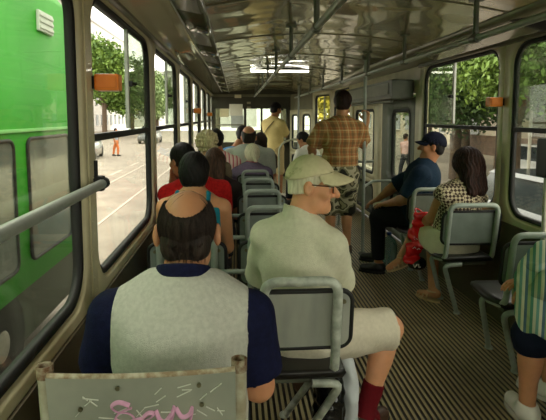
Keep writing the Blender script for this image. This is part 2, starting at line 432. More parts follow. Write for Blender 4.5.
# ceiling: arched glossy panels, seams, coves
def ceil_mat(name, c1, c2, rough=.2, bs=.5, ior=1.5):
    m, t, b = nodes(name); N = t.nodes.new; L = t.links.new
    tx = N('ShaderNodeTexCoord'); nz = N('ShaderNodeTexNoise'); nz.inputs['Scale'].default_value = 1.3; nz.inputs['Detail'].default_value = 3
    L(tx.outputs['Object'], nz.inputs['Vector']); L(mixc(t, nz.outputs['Fac'], lin(c1), lin(c2)), b.inputs['Base Color'])
    b.inputs['Roughness'].default_value = rough; b.inputs['Specular IOR Level'].default_value = .8; b.inputs['Coat Weight'].default_value = .8; b.inputs['Coat Roughness'].default_value = .07
    n2 = N('ShaderNodeTexNoise'); n2.inputs['Scale'].default_value = 2.6; n2.inputs['Detail'].default_value = 1; L(tx.outputs['Object'], n2.inputs['Vector'])
    bp = N('ShaderNodeBump'); bp.inputs['Strength'].default_value = bs; bp.inputs['Distance'].default_value = .05; b.inputs['Coat IOR'].default_value = ior
    L(n2.outputs['Fac'], bp.inputs['Height']); L(bp.outputs[0], b.inputs['Normal']); L(bp.outputs[0], b.inputs['Coat Normal']); return m
CM = ceil_mat('varnished_ceiling', (160, 151, 102), (136, 128, 84), .24)
def CZ(x): return 2.115 - .115*(x-.655)**2
XA, XB = -.16, 1.52
cm = MB(); xs = [XA+(XB-XA)*i/24 for i in range(25)]
ring = [(x, CZ(x)) for x in xs]
cm.loft([[(x, YB, z) for x, z in ring], [(x, YF, z) for x, z in ring]], closed=False)
cm.loft([[(x, YB, z+.05) for x, z in ring], [(x, YF, z+.05) for x, z in ring]], closed=False)
ce = tag(cm.build('ceiling', CM), kind='structure')
y = -1.15
while y < YF:
    MB().loft([[(x, y+d, CZ(x)-e) for x in xs] for d, e in ((-.012, 0), (-.008, .004), (.008, .004), (.012, 0))], closed=False).build('seam_strip', cream_dark, ce); y += 1.3
# left lamp strip: a sloping glossy flap between ceiling and cove
ls = MB(); A, B = (XA, CZ(XA)-.005), (-.33, 2.052)
stripm = ceil_mat('glossy_strip', (96, 96, 74), (80, 82, 64), .12)
for i in range(11):
    y0, y1 = YB+1.3*i+.012, YB+1.3*(i+1)-.012
    y0 += .05; y1 += .05
    ls.loft([[(A[0]-.006, yy, A[1]), (A[0]-.03, yy, A[1]-.015), (B[0]+.03, yy, B[1]-.012), (B[0], yy, B[1])] for yy in (y0, y1)], closed=False)
tl = tag(ls.build('trim_4', stripm, solid=.012), kind='structure')
dk = MB(); dk.loft([[(XA, yy, CZ(XA)+.004), (B[0]-.01, yy, B[1]+.012)] for yy in (YB, YF)], closed=False); dk.build('trim_backing', rubber, tl)
ed = MB().tube([(XA-.004, YB, CZ(XA)-.004), (XA-.004, YF, CZ(XA)-.004)], .007, 6).tube([(B[0], YB, B[1]-.004), (B[0], YF, B[1]-.004)], .008, 6); ed.build('edge_bead', alu, tl)
covem = ceil_mat('glossy_cove', (206, 200, 170), (186, 180, 150), .12, .12, 2.0)
cv = MB(); pr = [(B[0], B[1]), (-.40, 2.046), (-.49, 2.032), (XL+.015, 2.018), (XL+.002, 2.0), (XL-.02, 1.97)]
cv.loft([[(x, yy, z) for x, z in pr] for yy in (YB, YF)], closed=False); cv = tag(cv.build('trim_5', covem, solid=.01), kind='structure')
bd = MB().box((XL+.018, 4.9, 1.967), (.03, 14.6, .02), .006); bd.build('lower_bead', cream_dark, cv)
cv = MB(); pr = [(XB-.005, CZ(XB)), (XB+.03, CZ(XB)-.03), (1.66, 2.015), (1.80, 1.985), (XR+.03, 1.97)]
cv.loft([[(x, yy, z) for x, z in pr] for yy in (YB, YF)], closed=False); cvr = tag(cv.build('trim_6', M('olive_cove', (120, 116, 92), .3, var=.2, vs=4, coat=.4), solid=.01), kind='structure')
MB().box((XR-.015, 1.3, 1.96), (.035, 7.4, .035), .006).build('lower_bead', cream_dark, cvr)
# closing roof and sides above
rf = MB().box((.655, 4.9, 2.25), (2.66, 15, .05)).box((XL-.06, 4.9, 2.12), (.06, 15, .3)).box((XR+.07, 4.9, 2.12), (.06, 15, .3))
tag(rf.build('roof', cream_dark), kind='structure')
# rear end behind the camera
re = MB(); inn = rrect(-.35, 1.65, .85, 1.95, .15); o2 = outer_rect(inn, XL-.08, XR+.08, 0, 2.25)
re.loft([[(x, YB-d, z) for x, z in lp] for lp, d in ((o2, .08), (o2, 0), (inn, 0), (inn, .08), (o2, .08))]); tag(re.build('wall_rear', cream), kind='structure')
WN[0] += 1
p = MB(); p.loft([[(x, YB-d, z) for x, z in inn] for d in (.04, .046)], cap=True, smooth=False); tag(p.build('window_%d' % WN[0], g_clear), kind='structure')
# cab bulkhead
bkm = M('dark_bulkhead', (64, 60, 46), .5, var=.3, vs=3); bk = MB()
bk.box((.66, YF, 1.90), (2.46, .06, .50)); bk.box((.66, YF, .42), (2.46, .06, .84))
for x, wd_ in ((XL+.03, .08), (.22, .06), (.62, .05), (1.28, .12)): bk.box((x, YF, 1.2), (wd_, .06, .95))
bk = tag(bk.build('wall_front', bkm), kind='structure')
MB().box((.66, YF-.04, 1.965), (2.44, .03, .06)).build('header_rail', cream_dark, bk)
p = MB().box((.36, YF-.02, 1.2), (1.9, .006, .9)); p.build('partition_glass', g_door, bk)
MB().box((-.15, YF-.034, 1.26), (.7, .006, .03)).build('glazing_bar', cream_dark, bk)
ws = MB(); inn = rrect(-.42, 1.2, .7, 1.75, .12); o2 = outer_rect(inn, XL-.05, 1.4, 0, 2.2)      # cab front with windscreen
ws.loft([[(x, YF+1.3+d, z) for x, z in lp] for lp, d in ((o2, .06), (o2, 0), (inn, 0), (inn, .06), (o2, .06))]); wq = tag(ws.build('wall_cab', cream_dark), kind='structure')
p = MB(); p.loft([[(x, YF+1.3+d, z) for x, z in inn] for d in (.03, .036)], cap=True, smooth=False); p.build('windscreen', g_clear, wq)
# paper sheets, small labels on the bulkhead
paper = M('white_paper', (226, 224, 205), .7, var=.05)
def notice(x, z, w_, h_, label, m=paper, mark=None):
    t = empty('paper_notice', (x, YF-.034, z)); tag(t, label, 'notice'); MB().box((0, 0, 0), (w_, .004, h_)).build('sheet', m, t); return t
notice(.0, 1.62, .32, .28, 'large white paper sheet taped high on the cab partition glass')
notice(-.28, 1.55, .22, .2, 'smaller cream paper sheet on the cab partition by the window wall', M('cream_paper', (214, 205, 165), .7))
notice(.03, 1.33, .30, .3, 'pale grey notice on the lower partition glass under the large sheet', M('grey_paper', (190, 196, 190), .6))
def plate(x, z, w_, h_, label, col):
    t = empty('sign_plate', (x, YF-.036, z)); tag(t, label, 'sign'); MB().box((0, 0, 0), (w_, .012, h_), .003).build('plate', M('plate_%d' % int(x*100+z*10), col, .5), t); return t
plate(.05, 1.945, .16, .08, 'small white plate on the header above the cab partition', (222, 214, 180)).location.y = YF-.062
plate(.31, 1.79, .09, .05, 'upper of two little pale plates on the dark band over the cab door', (150, 140, 115))
plate(.31, 1.68, .09, .05, 'lower of two little pale plates on the dark band over the cab door', (140, 130, 105))

# ceiling lamp, lit
t = empty('ceiling_lamp', (.61, 7.0, CZ(.61))); tag(t, 'lit fluorescent lamp set crosswise in the arched ceiling', 'ceiling lamp')
MB().box((0, 0, -.012), (.92, .2, .024), .006).build('housing', cream_dark, t)
em = bpy.data.materials.new('lamp_light'); em.use_nodes = True; e = em.node_tree.nodes['Principled BSDF']; e.inputs['Emission Color'].default_value = (1, .95, .8, 1); e.inputs['Emission Strength'].default_value = 5.0
MB().box((0, 0, -.034), (.8, .08, .022), .01).build('diffuser', em, t)
for yy, lb in ((9.6, 'unlit crosswise ceiling lamp near the driver cab'),):
    t = empty('ceiling_lamp', (.61, yy, CZ(.61))); tag(t, lb, 'ceiling lamp'); MB().box((0, 0, -.012), (.92, .2, .024), .006).build('housing', cream_dark, t)
    MB().box((0, 0, -.034), (.8, .08, .022), .01).build('diffuser', M('milky_cover', (170, 165, 140), .4), t)
# long cover box along the right cove
t = empty('lamp_cover', (1.66, 3.55, 1.99)); tag(t, 'long glossy lamp cover running along the cove above the tree-side windows', 'lamp cover')
ro = Matrix.Rotation(math.radians(-16), 3, 'Y')
MB().box((0, 0, 0), (.2, 1.5, .05), .012, rot=ro.inverted()).build('cover', M('greyish_cover', (128, 124, 104), .22, coat=.5), t)
MB().box((0, -.77, 0), (.21, .04, .06), .008, rot=ro.inverted()).build('end_cap', rubber, t)

# ------------------------------------------------------------ rails and poles
def hung_rail(label, x, z, y0, y1, hang):
    t = empty('ceiling_handrail', (x, y0, z)); tag(t, label, 'handrail')
    MB().tube([(0, 0, 0), (0, y1-y0, 0)], .017, 12).build('rail', steel, t)
    for y in hang:
        c = CZ(x)-z
        MB().tube([(0, y-y0, .0), (0, y-y0, c)], .015, 8).lathe([(.04, c-.012), (.04, c)], (0, y-y0, 0), 12).build('hanger', dsteel, t)
        MB().lathe([(.024, -.035), (.027, 0), (.024, .035)], (0, y-y0, 0), 12, axis='y').build('collar', dsteel, t)
hung_rail('grey handrail hung under the middle of the ceiling above the aisle-side chairs', .40, 1.89, -1.5, 10.8, [-.1, 1.25, 2.5, 3.65, 5.0, 6.3, 7.6, 8.9, 10.2])
hung_rail('grey handrail hung from the ceiling along the door side of the car', 1.27, 1.865, -1.5, 10.8, [.3, 1.5, 2.62, 3.75, 4.8, 6.0, 7.3, 8.6, 9.9])
def pole(label, x, y, z1):
    t = empty('grab_pole', (x, y, 0)); tag(t, label, 'pole'); MB().tube([(0, 0, 0), (0, 0, z1)], .018, 12).build('tube', steel, t)
    MB().lathe([(.05, 0), (.045, .015), (.02, .03)], n=16).build('foot_flange', dsteel, t)
    MB().lathe([(.02, z1-.03), (.045, z1-.015), (.05, z1)], n=16).build('top_flange', dsteel, t)
    return t
t = pole('tall grey pole standing on the floor before the folding doors', 1.33, 5.12, CZ(1.33)-.002)
pole('thin vertical pole by the front doors near the man in the yellow shirt', 1.20, 9.6, CZ(1.2)-.002)
t = empty('door_rail', (1.36, 6.2, 0)); tag(t, 'low bent grab rail running from the floor pole towards the folding doors', 'handrail')
MB().tube(fillet([(-.02, -1.06, .72), (.2, -.6, .72), (.46, -.6, .72)], .1), .015, 10).build('rail', steel, t)
MB().tube(fillet([(-.01, 0.3, .015), (.05, .3, .86), (.46, .3, .86)], .14), .016, 10).build('bent_rail', steel, t)
t = empty('cab_rail', (1.0, 8.3, 0)); tag(t, 'pale curved grab rail beside the seat by the front doors', 'handrail')
MB().tube(fillet([(-.28, 0.1, .01), (-.28, .1, 1.0), (.02, .1, 1.1), (.25, .1, .95), (.25, .1, .01)], .16), .018, 10).build('bent_rail', M('pale_tube', (190, 190, 172), .35), t)
t = empty('window_grab_rail', (XL+.035, 0, 1.19)); tag(t, 'round grey grab bar fixed across the near window beside the green vehicle', 'handrail')
MB().tube([(0, -.9, 0), (0, 2.0, 0)], .0185, 14).build('bar', steel, t)
MB().lathe([(.021, 1.985), (.023, 2.02), (.018, 2.035)], axis='y', n=14).box((-.02, 2.0, .0), (.05, .05, .06), .01).tube([(-.03, 2.0, .03), (-.03, 2.0, .09)], .012).build('end_bracket', rubber, t)

# orange boxes on the pillars
def obox(x, y, z, label, sgn):
    t = empty('seat_marker_box', (x, y, z)); tag(t, label, 'orange box')
    MB().box((0, 0, 0), (.095, .07, .066), .012).build('cover', orange, t)
    MB().box((0, -.039, 0), (.08, .006, .046), .004).lathe([(.006, 0), (.006, .008)], (.0, -.043, .012), 8, axis='y').build('face_plate', M('orange_face', (232, 126, 28), .45), t)
    MB().box((-sgn*.058, 0, 0), (.012, .06, .05), .003).build('mount', rubber, t)
obox(XL+.058, 2.04, 1.585, 'orange plastic box on the cream pillar beyond the near window', 1)
obox(XL+.062, 6.60, 1.53, 'small orange box on a window pillar behind the passengers, second along the wall', 1)
obox(XL+.062, 9.66, 1.50, 'tiny orange box on the window pillar closest to the driver cab', 1)
obox(XR-.058, 3.42, 1.555, 'orange plastic box on the pillar between the two tree-side windows', -1)
# ticket machine on a pole
t = empty('ticket_validator', (1.79, 2.75, 0)); tag(t, 'dark green ticket machine on a cream pole beside the tree-side window', 'ticket machine')
MB().tube([(0, 0, 0), (0, 0, 1.12)], .014, 10).build('pole', M('pale_tube', (190, 190, 172), .35), t)
MB().box((.04, 0, 1.215), (.15, .12, .23), .02).build('case', M('dark_green_case', (20, 32, 20), .45), t)
MB().box((.04, -.061, 1.215), (.11, .006, .18), .004).build('front_plate', M('green_plate', (28, 42, 26), .5), t)
# riveted cover strip on the near window pillar
rs = MB().box((XL+.002, 1.965, 1.15), (.006, .07, 1.5), .002)
for i in range(26): rs.lathe([(.004, 0), (.0035, .002), (.001, .003)], (XL+.005, 1.945+(.03 if i % 2 else 0), .5+.055*i), 6, axis='x')
tag(rs.build('trim_7', M('cream_paint')), kind='structure')

# ------------------------------------------------------------ seats
panel_m = M('grey_seat_laminate', (128, 138, 130), .4, var=.2, vs=9, bump=.04, bs=60)
worn_m = M('worn_grey_laminate', (132, 138, 130), .45, col2=(176, 178, 164), vs=6, stretch=(1, 1, .25))
pad_m = M('black_seat_vinyl', (30, 28, 26), .35, var=.3, vs=20)
tube_m = M('grey_seat_tube', (158, 168, 158), .33, var=.14, vs=25, bump=.03, bs=80)
pale_tube = M('worn_pale_seat_tube', (190, 196, 182), .35, col2=(140, 146, 134), vs=22)
bolt_m = M('bolt_metal', (120, 116, 90), .4, metal=.7)
GL, GR = 'tubular seats in paired rows', 'tubular seats along the door side'
def make_chair(label, group, link_bar=False, panel=panel_m, tubes=tube_m, pw=.385, lw=.312, side=1):
    t = empty('tram_seat'); tag(t, label, 'seat', group)
    r = .0185 if tubes is pale_tube else .017; h = .87; a = lw/2-r
    loop = fillet([(-a, .20, .43), (-a, .03, .46), (-a, -.0, .62), (-a, -.035, h-r), (a, -.035, h-r), (a, -.0, .62), (a, .03, .46), (a, .20, .43)], .055, 6)
    fr = MB().tube(loop, r, 12).build('frame_loop', tubes, t)
    # back panel: curved laminate sheet with black edging, in front of the tube
    def sheet(i, d, n=6):
        L = rrect(-pw/2+i, pw/2-i, .575+i, .80-i, .045)
        return [(x, .018 - .03*(z-.575)/.22 + d + .10*(x*x) , z) for x, z in L]
    m = MB(); m.loft([sheet(.0, 0), sheet(0, .012)], cap=True, smooth=False); bp = m.build('back_panel', panel, t)
    e = MB(); L = sheet(-.004, .006); e.tube(L, .010, 8, closed=True); e.build('edge_trim', rubber, bp)
    b = MB()
    for x in (-pw/2+.03, pw/2-.03):
        b = MB()
        for z in (.765,): b.lathe([(.009, -.007), (.009, .0), (.003, .003)], (x, .018-.03*(z-.575)/.22+.10*x*x-.006, z), 10, axis='y')
        b.build('bolt', bolt_m, bp)
    # seat pad and pan
    def ring(y, hw, z, th): return [(x*hw, y, z+q*th) for x, q in ((-1, 0), (-.96, .8), (-.8, 1), (0, 1), (.8, 1), (.96, .8), (1, 0), (.92, -1), (0, -1), (-.92, -1))]
    s = MB(); s.loft([ring(.015, .15, .468, .012), ring(.03, .185, .462, .02), ring(.2, .195, .447, .022), ring(.36, .19, .455, .022), ring(.42, .17, .45, .018), ring(.435, .14, .442, .008)], cap=True)
    pd = s.build('seat_pad', pad_m, t)
    MB().box((0, .22, .415), (.30, .3, .02), .006).build('seat_pan', dsteel, t)
    for y0, y1, o in ((.03, .20, 0), (.27, .50, .0)):
        MB().tube(fillet([(side*.05, y0, .425), (side*(.17-o), y0+.01, .415), (side*(-.01-o), y1, .0)], .05), .0165, 10).lathe([(.026, 0), (.024, .012), (.017, .016)], (side*(-.01-o), y1, 0), 10).build('leg', tubes, t)
    if link_bar:
        MB().tube(fillet([(a+.0, .0, .645), (lw/2+.03, .01, .645), (lw/2+.16, .01, .645)], .02), .014, 10).build('link_bar', tubes, t)
    return t
def put(t, x, y, rz=0): t.location = (x, y, 0); t.rotation_euler = (0, 0, rz)
XW, XC, XD = -.255, .21, 1.635
proto = make_chair('grey tube-framed seat at the front of the window-side column', GL, True)
put(proto, XW, 1.80+.75*6)
wl_lab = ['empty-looking grey tube seat just in front of the balding man in the vest', 'grey seat holding the dark-haired woman in the teal straps', 'grey seat holding the passenger in the red shirt',
          'grey seat under the passenger with long brown hair', 'grey seat under the passenger with curly fair hair', 'grey seat of the passenger in pink and white behind the curly-haired head']
for i, lb in enumerate(wl_lab):
    c = copy_tree(proto); put(c, XW, 1.80+.75*i); c['label'] = lb
ac = make_chair('grey aisle-side seat holding the white-haired woman in purple', GL); put(ac, XC, 1.80+.75*5)
for i, lb in ((1, 'empty aisle-side seat hidden behind the back of the man in the pale cap'), (2, 'empty grey aisle-side seat, second ahead of the man in the pale cap'),
              (3, 'empty grey aisle-side seat, third ahead of the man in the pale cap'), (4, 'empty aisle-side seat directly behind the white-haired woman in purple'),
              (6, 'aisle-side seat holding the burly man in grey')):
    c = copy_tree(ac); put(c, XC, 1.80+.75*i); c['label'] = lb
cc = make_chair('worn scratched grey seat with pale tube under the man in the pale cap', GL, panel=worn_m, tubes=pale_tube); put(cc, .235, 1.80)
dc = make_chair('grey seat with a broad back plate under the woman in the checked blouse', GR, pw=.40, lw=.37, side=-1); put(dc, XD-.02, 3.28)
for y, lb, x in ((4.03, 'grey loop-backed seat behind the man in the navy cap', XD), (2.42, 'empty black-padded grey seat beside the ticket machine', 1.57), (1.72, 'grey seat of the passenger in the striped blouse at the picture edge', XD+.06), (7.55, 'seat of the passenger in the white shirt by the front doors', 1.22)):
    c = copy_tree(dc); put(c, x, y); c['label'] = lb
# broken seat in front of the camera, scrawled with pink
t = empty('tram_seat', (-.203, 1.07, 0)); t.scale = (1, 1, 1.042); tag(t, 'battered grey seat with rusty open tube ends and pink scribble on its back', 'seat', GL)
rust = M('rusty_tube_end', (96, 62, 34), .8, col2=(150, 140, 118), vs=70)
for sx_ in (-1, 1):
    f = MB().tube(fillet([(sx_*.206, .22, .43), (sx_*.206, .04, .46), (sx_*.206, .0, .62), (sx_*.206, -.02, .885)], .06), .0165, 14, cap=False).build('frame_post', M('chipped_grey_tube', (178, 176, 156), .42, col2=(150, 142, 118), vs=30), t)
    MB().lathe([(.0172, .862), (.0175, .888), (.0125, .888), (.012, .86)], (sx_*.206, -.02, 0), 14, cap=False).build('rusty_end', rust, f)
P_ = MB()
def gs(x, z): return (x, .0 - .035*(z-.55)/.3 + .09*(x*x) - .008, z)
def gl_(d): return [(x, gs(x, z)[1]+d, z - .012*(1-(x/.2)**2)*(z > .8)) for x, z in rrect(-.197, .197, .50, .868, .02, 6)]
# dense sheet so that the curve shows
nx, nz_ = 20, 6; vs = []; fs = []
for d in (0, .014):
    for j in range(nz_+1):
        for i in range(nx+1):
            x = -.198+.396*i/nx; z = .50+.37*j/nz_; z -= (j/nz_)*.005*(1-(x/.198)**2)
            p = gs(x, z); vs.append((p[0], p[1]+d, p[2]))
n1 = (nx+1)*(nz_+1)
for j in range(nz_):
    for i in range(nx):
        a = j*(nx+1)+i; fs.append([a, a+1, a+nx+2, a+nx+1]); fs.append([n1+a, n1+a+nx+1, n1+a+nx+2, n1+a+1])
for i in range(nx):
    a = nz_*(nx+1)+i; fs.append([a, a+1, n1+a+1, n1+a])
for j in range(nz_):
    a = j*(nx+1); fs.append([a, a+nx+1, n1+a+nx+1, n1+a]); a += nx; fs.append([a, n1+a, n1+a+nx+1, a+nx+1])
P_.add(vs, fs, False); gp = P_.build('back_panel', M('scuffed_grey_laminate', (136, 140, 128), .42, col2=(156, 157, 143), vs=6), t)
ed = MB().tube([(x, gs(x, .87)[1]+.007, .871-.005*(1-(x/.198)**2)) for x in np.linspace(-.197, .197, 16)], .007, 8).build('top_edge', M('chipped_white_edge', (186, 180, 156), .6, col2=(140, 120, 92), vs=60), gp)
pinkm = M('pink_paint', (226, 168, 204), .6, var=.15, vs=60)
def stroke(pts, r=.0055, m=pinkm, name='scribble'):
    MB().tube([(x, gs(x, z)[1]-.002, z) for x, z in pts], r, 8, flat=.35).build(name, m, gp)
def spl(pts, n=6):
    P = [np.array(p, float) for p in pts]; P = [P[0]]+P+[P[-1]]; out = []
    for i in range(1, len(P)-2):
        for k in range(n):
            u = k/n; out.append(.5*((2*P[i])+(-P[i-1]+P[i+1])*u+(2*P[i-1]-5*P[i]+4*P[i+1]-P[i+2])*u*u+(-P[i-1]+3*P[i]-3*P[i+1]+P[i+2])*u**3))
    out.append(P[-2]); return [tuple(p) for p in out]
def sc(p): return [(-.19+x/202*.392, .862-(y)/500*1.05) for x, y in p]    # scribble traced on the plate, 202 units wide
stroke(spl(sc([(84, 27), (72, 23), (64, 28), (70, 34), (82, 36), (88, 42), (80, 46), (68, 42), (74, 34), (86, 30)])))
stroke(spl(sc([(88, 44), (96, 42), (104, 36), (110, 38), (102, 44), (92, 46)])))
stroke(spl(sc([(112, 34), (116, 44), (122, 46), (130, 36), (132, 30), (130, 40), (126, 50), (118, 56)])))
stroke(spl(sc([(134, 32), (140, 42), (148, 40), (152, 32), (150, 44), (144, 56)])))
scr = M('scratch_white', (206, 208, 196), .6); rg = np.random.default_rng(3)
for k in range(26):
    x, y = rg.uniform(20, 185), rg.uniform(8, 50); l, a = rg.uniform(5, 20), rg.uniform(-1.2, 1.2)
    stroke(sc([(x, y), (x+l*math.cos(a), y+l*math.sin(a)*.7)]), .0013, scr, 'scratch')
for x, z in ((-.13, .80), (.125, .80), (-.05, .845), (.12, .845)): MB().lathe([(.005, -.004), (.005, 0), (.002, .002)], (x, gs(x, z)[1]-.001, z), 10, axis='y').build('bolt', bolt_m, gp)
def ring2(y, hw, z, th): return [(x*hw, y, z+q*th) for x, q in ((-1, 0), (-.96, .8), (-.8, 1), (0, 1), (.8, 1), (.96, .8), (1, 0), (.92, -1), (0, -1), (-.92, -1))]
MB().loft([ring2(.015, .16, .468, .012), ring2(.2, .195, .447, .022), ring2(.40, .18, .452, .02), ring2(.435, .14, .442, .008)], cap=True).build('seat_pad', pad_m, t)
for y0, y1 in ((.16, .03), (.27, .40)):
    MB().tube(fillet([(.05, y0, .42), (.16, y0, .41), (0, y1, .0)], .04), .0165, 10).build('leg', tube_m, t)

# ------------------------------------------------------------ people
def skin(name, c):
    if name in MC: return MC[name]
    m = M(name, c, .5, var=.1, vs=25, bump=.06, bs=220, spec=.35); b = m.node_tree.nodes['Principled BSDF']
    b.inputs['Subsurface Weight'].default_value = .12; b.inputs['Subsurface Radius'].default_value = (.02, .008, .004); b.inputs['Subsurface Scale'].default_value = .3; return m
def cloth(name, c, c2=None, vs=60, rough=.85, bump=.25, bs=260): return M(name, c, rough, col2=c2, var=.1, vs=vs, bump=bump, bs=bs, spec=.15)
def hairm(name, c, c2): 
    return M(name, c, .55, col2=c2, vs=26, bump=.3, bs=120, spec=.22, stretch=(4, 4, .5))
def wrinkle(amp, fx, seed):
    r = np.random.default_rng(seed); W_ = [(r.normal(0, 1, 3)*fx, r.uniform(0, 6.28), r.uniform(.4, 1)) for _ in range(6)]
    def f(X, Y, Z):
        s = 0
        for w, p, a in W_: s = s + a*np.sin(w[0]*X+w[1]*Y+w[2]*Z+p + 1.3*np.sin(.5*(w[1]*X-w[0]*Z)+p))
        return amp*s/3
    return f
class Head:
    def __init__(s, c, yaw_, pitch=0, roll=0, k=1.0):
        y, p = math.radians(yaw_), math.radians(pitch)
        s.f = np.array([math.sin(y)*math.cos(p), math.cos(y)*math.cos(p), math.sin(p)]); s.r = np.array([math.cos(y), -math.sin(y), 0.])
        s.u = np.cross(s.r, s.f); rr = math.radians(roll); s.r, s.u = s.r*math.cos(rr)-s.u*math.sin(rr), s.u*math.cos(rr)+s.r*math.sin(rr)
        s.c = np.array(c, float); s.k = k; s.ear = .077; s.ax = np.array([s.r, s.f, s.u])
    def p(s, x, y, z): return s.c + s.k*(x*s.r + y*s.f + z*s.u)
    def add(s, F, face=True):
        k = s.k; e = lambda c, r, kk=.02, mode='u': F.ell(s.p(*c), np.array(r)*k, s.ax, kk*k, mode)
        co = lambda a, b, ra, rb, kk=.012: F.cone(s.p(*a), s.p(*b), ra*k, rb*k, kk*k)
        e((0, -.012, .022), (.075, .096, .093)); e((0, .03, -.03), (.062, .062, .085), .03)
        co((-.03, .03, -.085), (.0, .07, -.10), .03, .02, .03); co((.03, .03, -.085), (0, .07, -.10), .03, .02, .03)
        for q in (-1, 1):
            e((q*s.ear, -.008, -.012), (.012, .021, .034), .006); e((q*(s.ear+.017), -.002, -.010), (.011, .012, .021), .006, 's')
            if face:
                e((q*.032, .099, .004), (.019, .018, .014), .014, 's'); e((q*.042, .066, -.03), (.026, .022, .024), .02); co((q*.012, .088, .024), (q*.05, .072, .022), .011, .009)
                co((q*.012, .093, -.042), (q*.012, .098, -.042), .010, .009, .006)
        if face:
            co((0, .090, .008), (0, .118, -.036), .010, .0145, .008); co((-.02, .083, -.066), (.02, .083, -.066), .0085, .0085, .006); co((-.016, .081, -.078), (.016, .081, -.078), .009, .009, .006)
            e((0, .092, -.0715), (.024, .012, .0022), .003, 's')
    def eyes(s, par):
        for q in (-1, 1):
            o = MB().lathe([(.0125*math.sin(a), .0125*math.cos(a)) for a in np.linspace(.02, PI-.02, 9)], (0, 0, 0), 14).build('eye', M('eye_white', (215, 205, 190), .25), par); o.location = Vector(s.p(q*.032, .078, .004))-par.matrix_world.translation
            i = MB().lathe([(.0055, .0), (.005, .002), (.0005, .0025)], (0, 0, 0), 10, axis='y').build('iris', M('dark_iris', (50, 34, 22), .2), o)
            i.rotation_euler = (0, 0, -math.atan2(s.f[0], s.f[1])); i.location = s.f*.0118
def hand(F, w, d, n, th=1, curl=25, k=1.0):
    """w wrist, d finger direction, n palm normal, th +1/-1 thumb side"""
    d = nrm(d); n = np.array(n, float); n = nrm(n-d*(n@d)); sd = np.cross(d, n)*th; w = np.array(w, float)
    ls = [.072, .082, .076, .058]
    for i, l in enumerate(ls):
        off = (.030-.020*i)*k; kn = w+d*(.088-.004*abs(i-1))*k+sd*off
        F.cone(w+sd*off*.5, kn, .017*k, .0125*k, .014)
        p = kn; dd = d
        for j, q in enumerate((.45, .32, .23)):
            a = math.radians(curl*(.8+.5*j)); dd = nrm(dd*math.cos(a)+n*math.sin(a)) if j else nrm(d*math.cos(a*.7)+n*math.sin(a*.7))
            e = p+dd*l*q*k; F.cone(p, e, (.0095-.0008*j)*k, (.0088-.001*j)*k, .004); p = e
    b = w+d*.03*k+sd*.022*k; m = b+nrm(d*.6+sd*.75+n*.35)*.042*k; e = m+nrm(d*.85+sd*.25+n*.45)*.034*k
    F.cone(b, m, .016*k, .012*k, .010); F.cone(m, e, .0115*k, .009*k, .004)
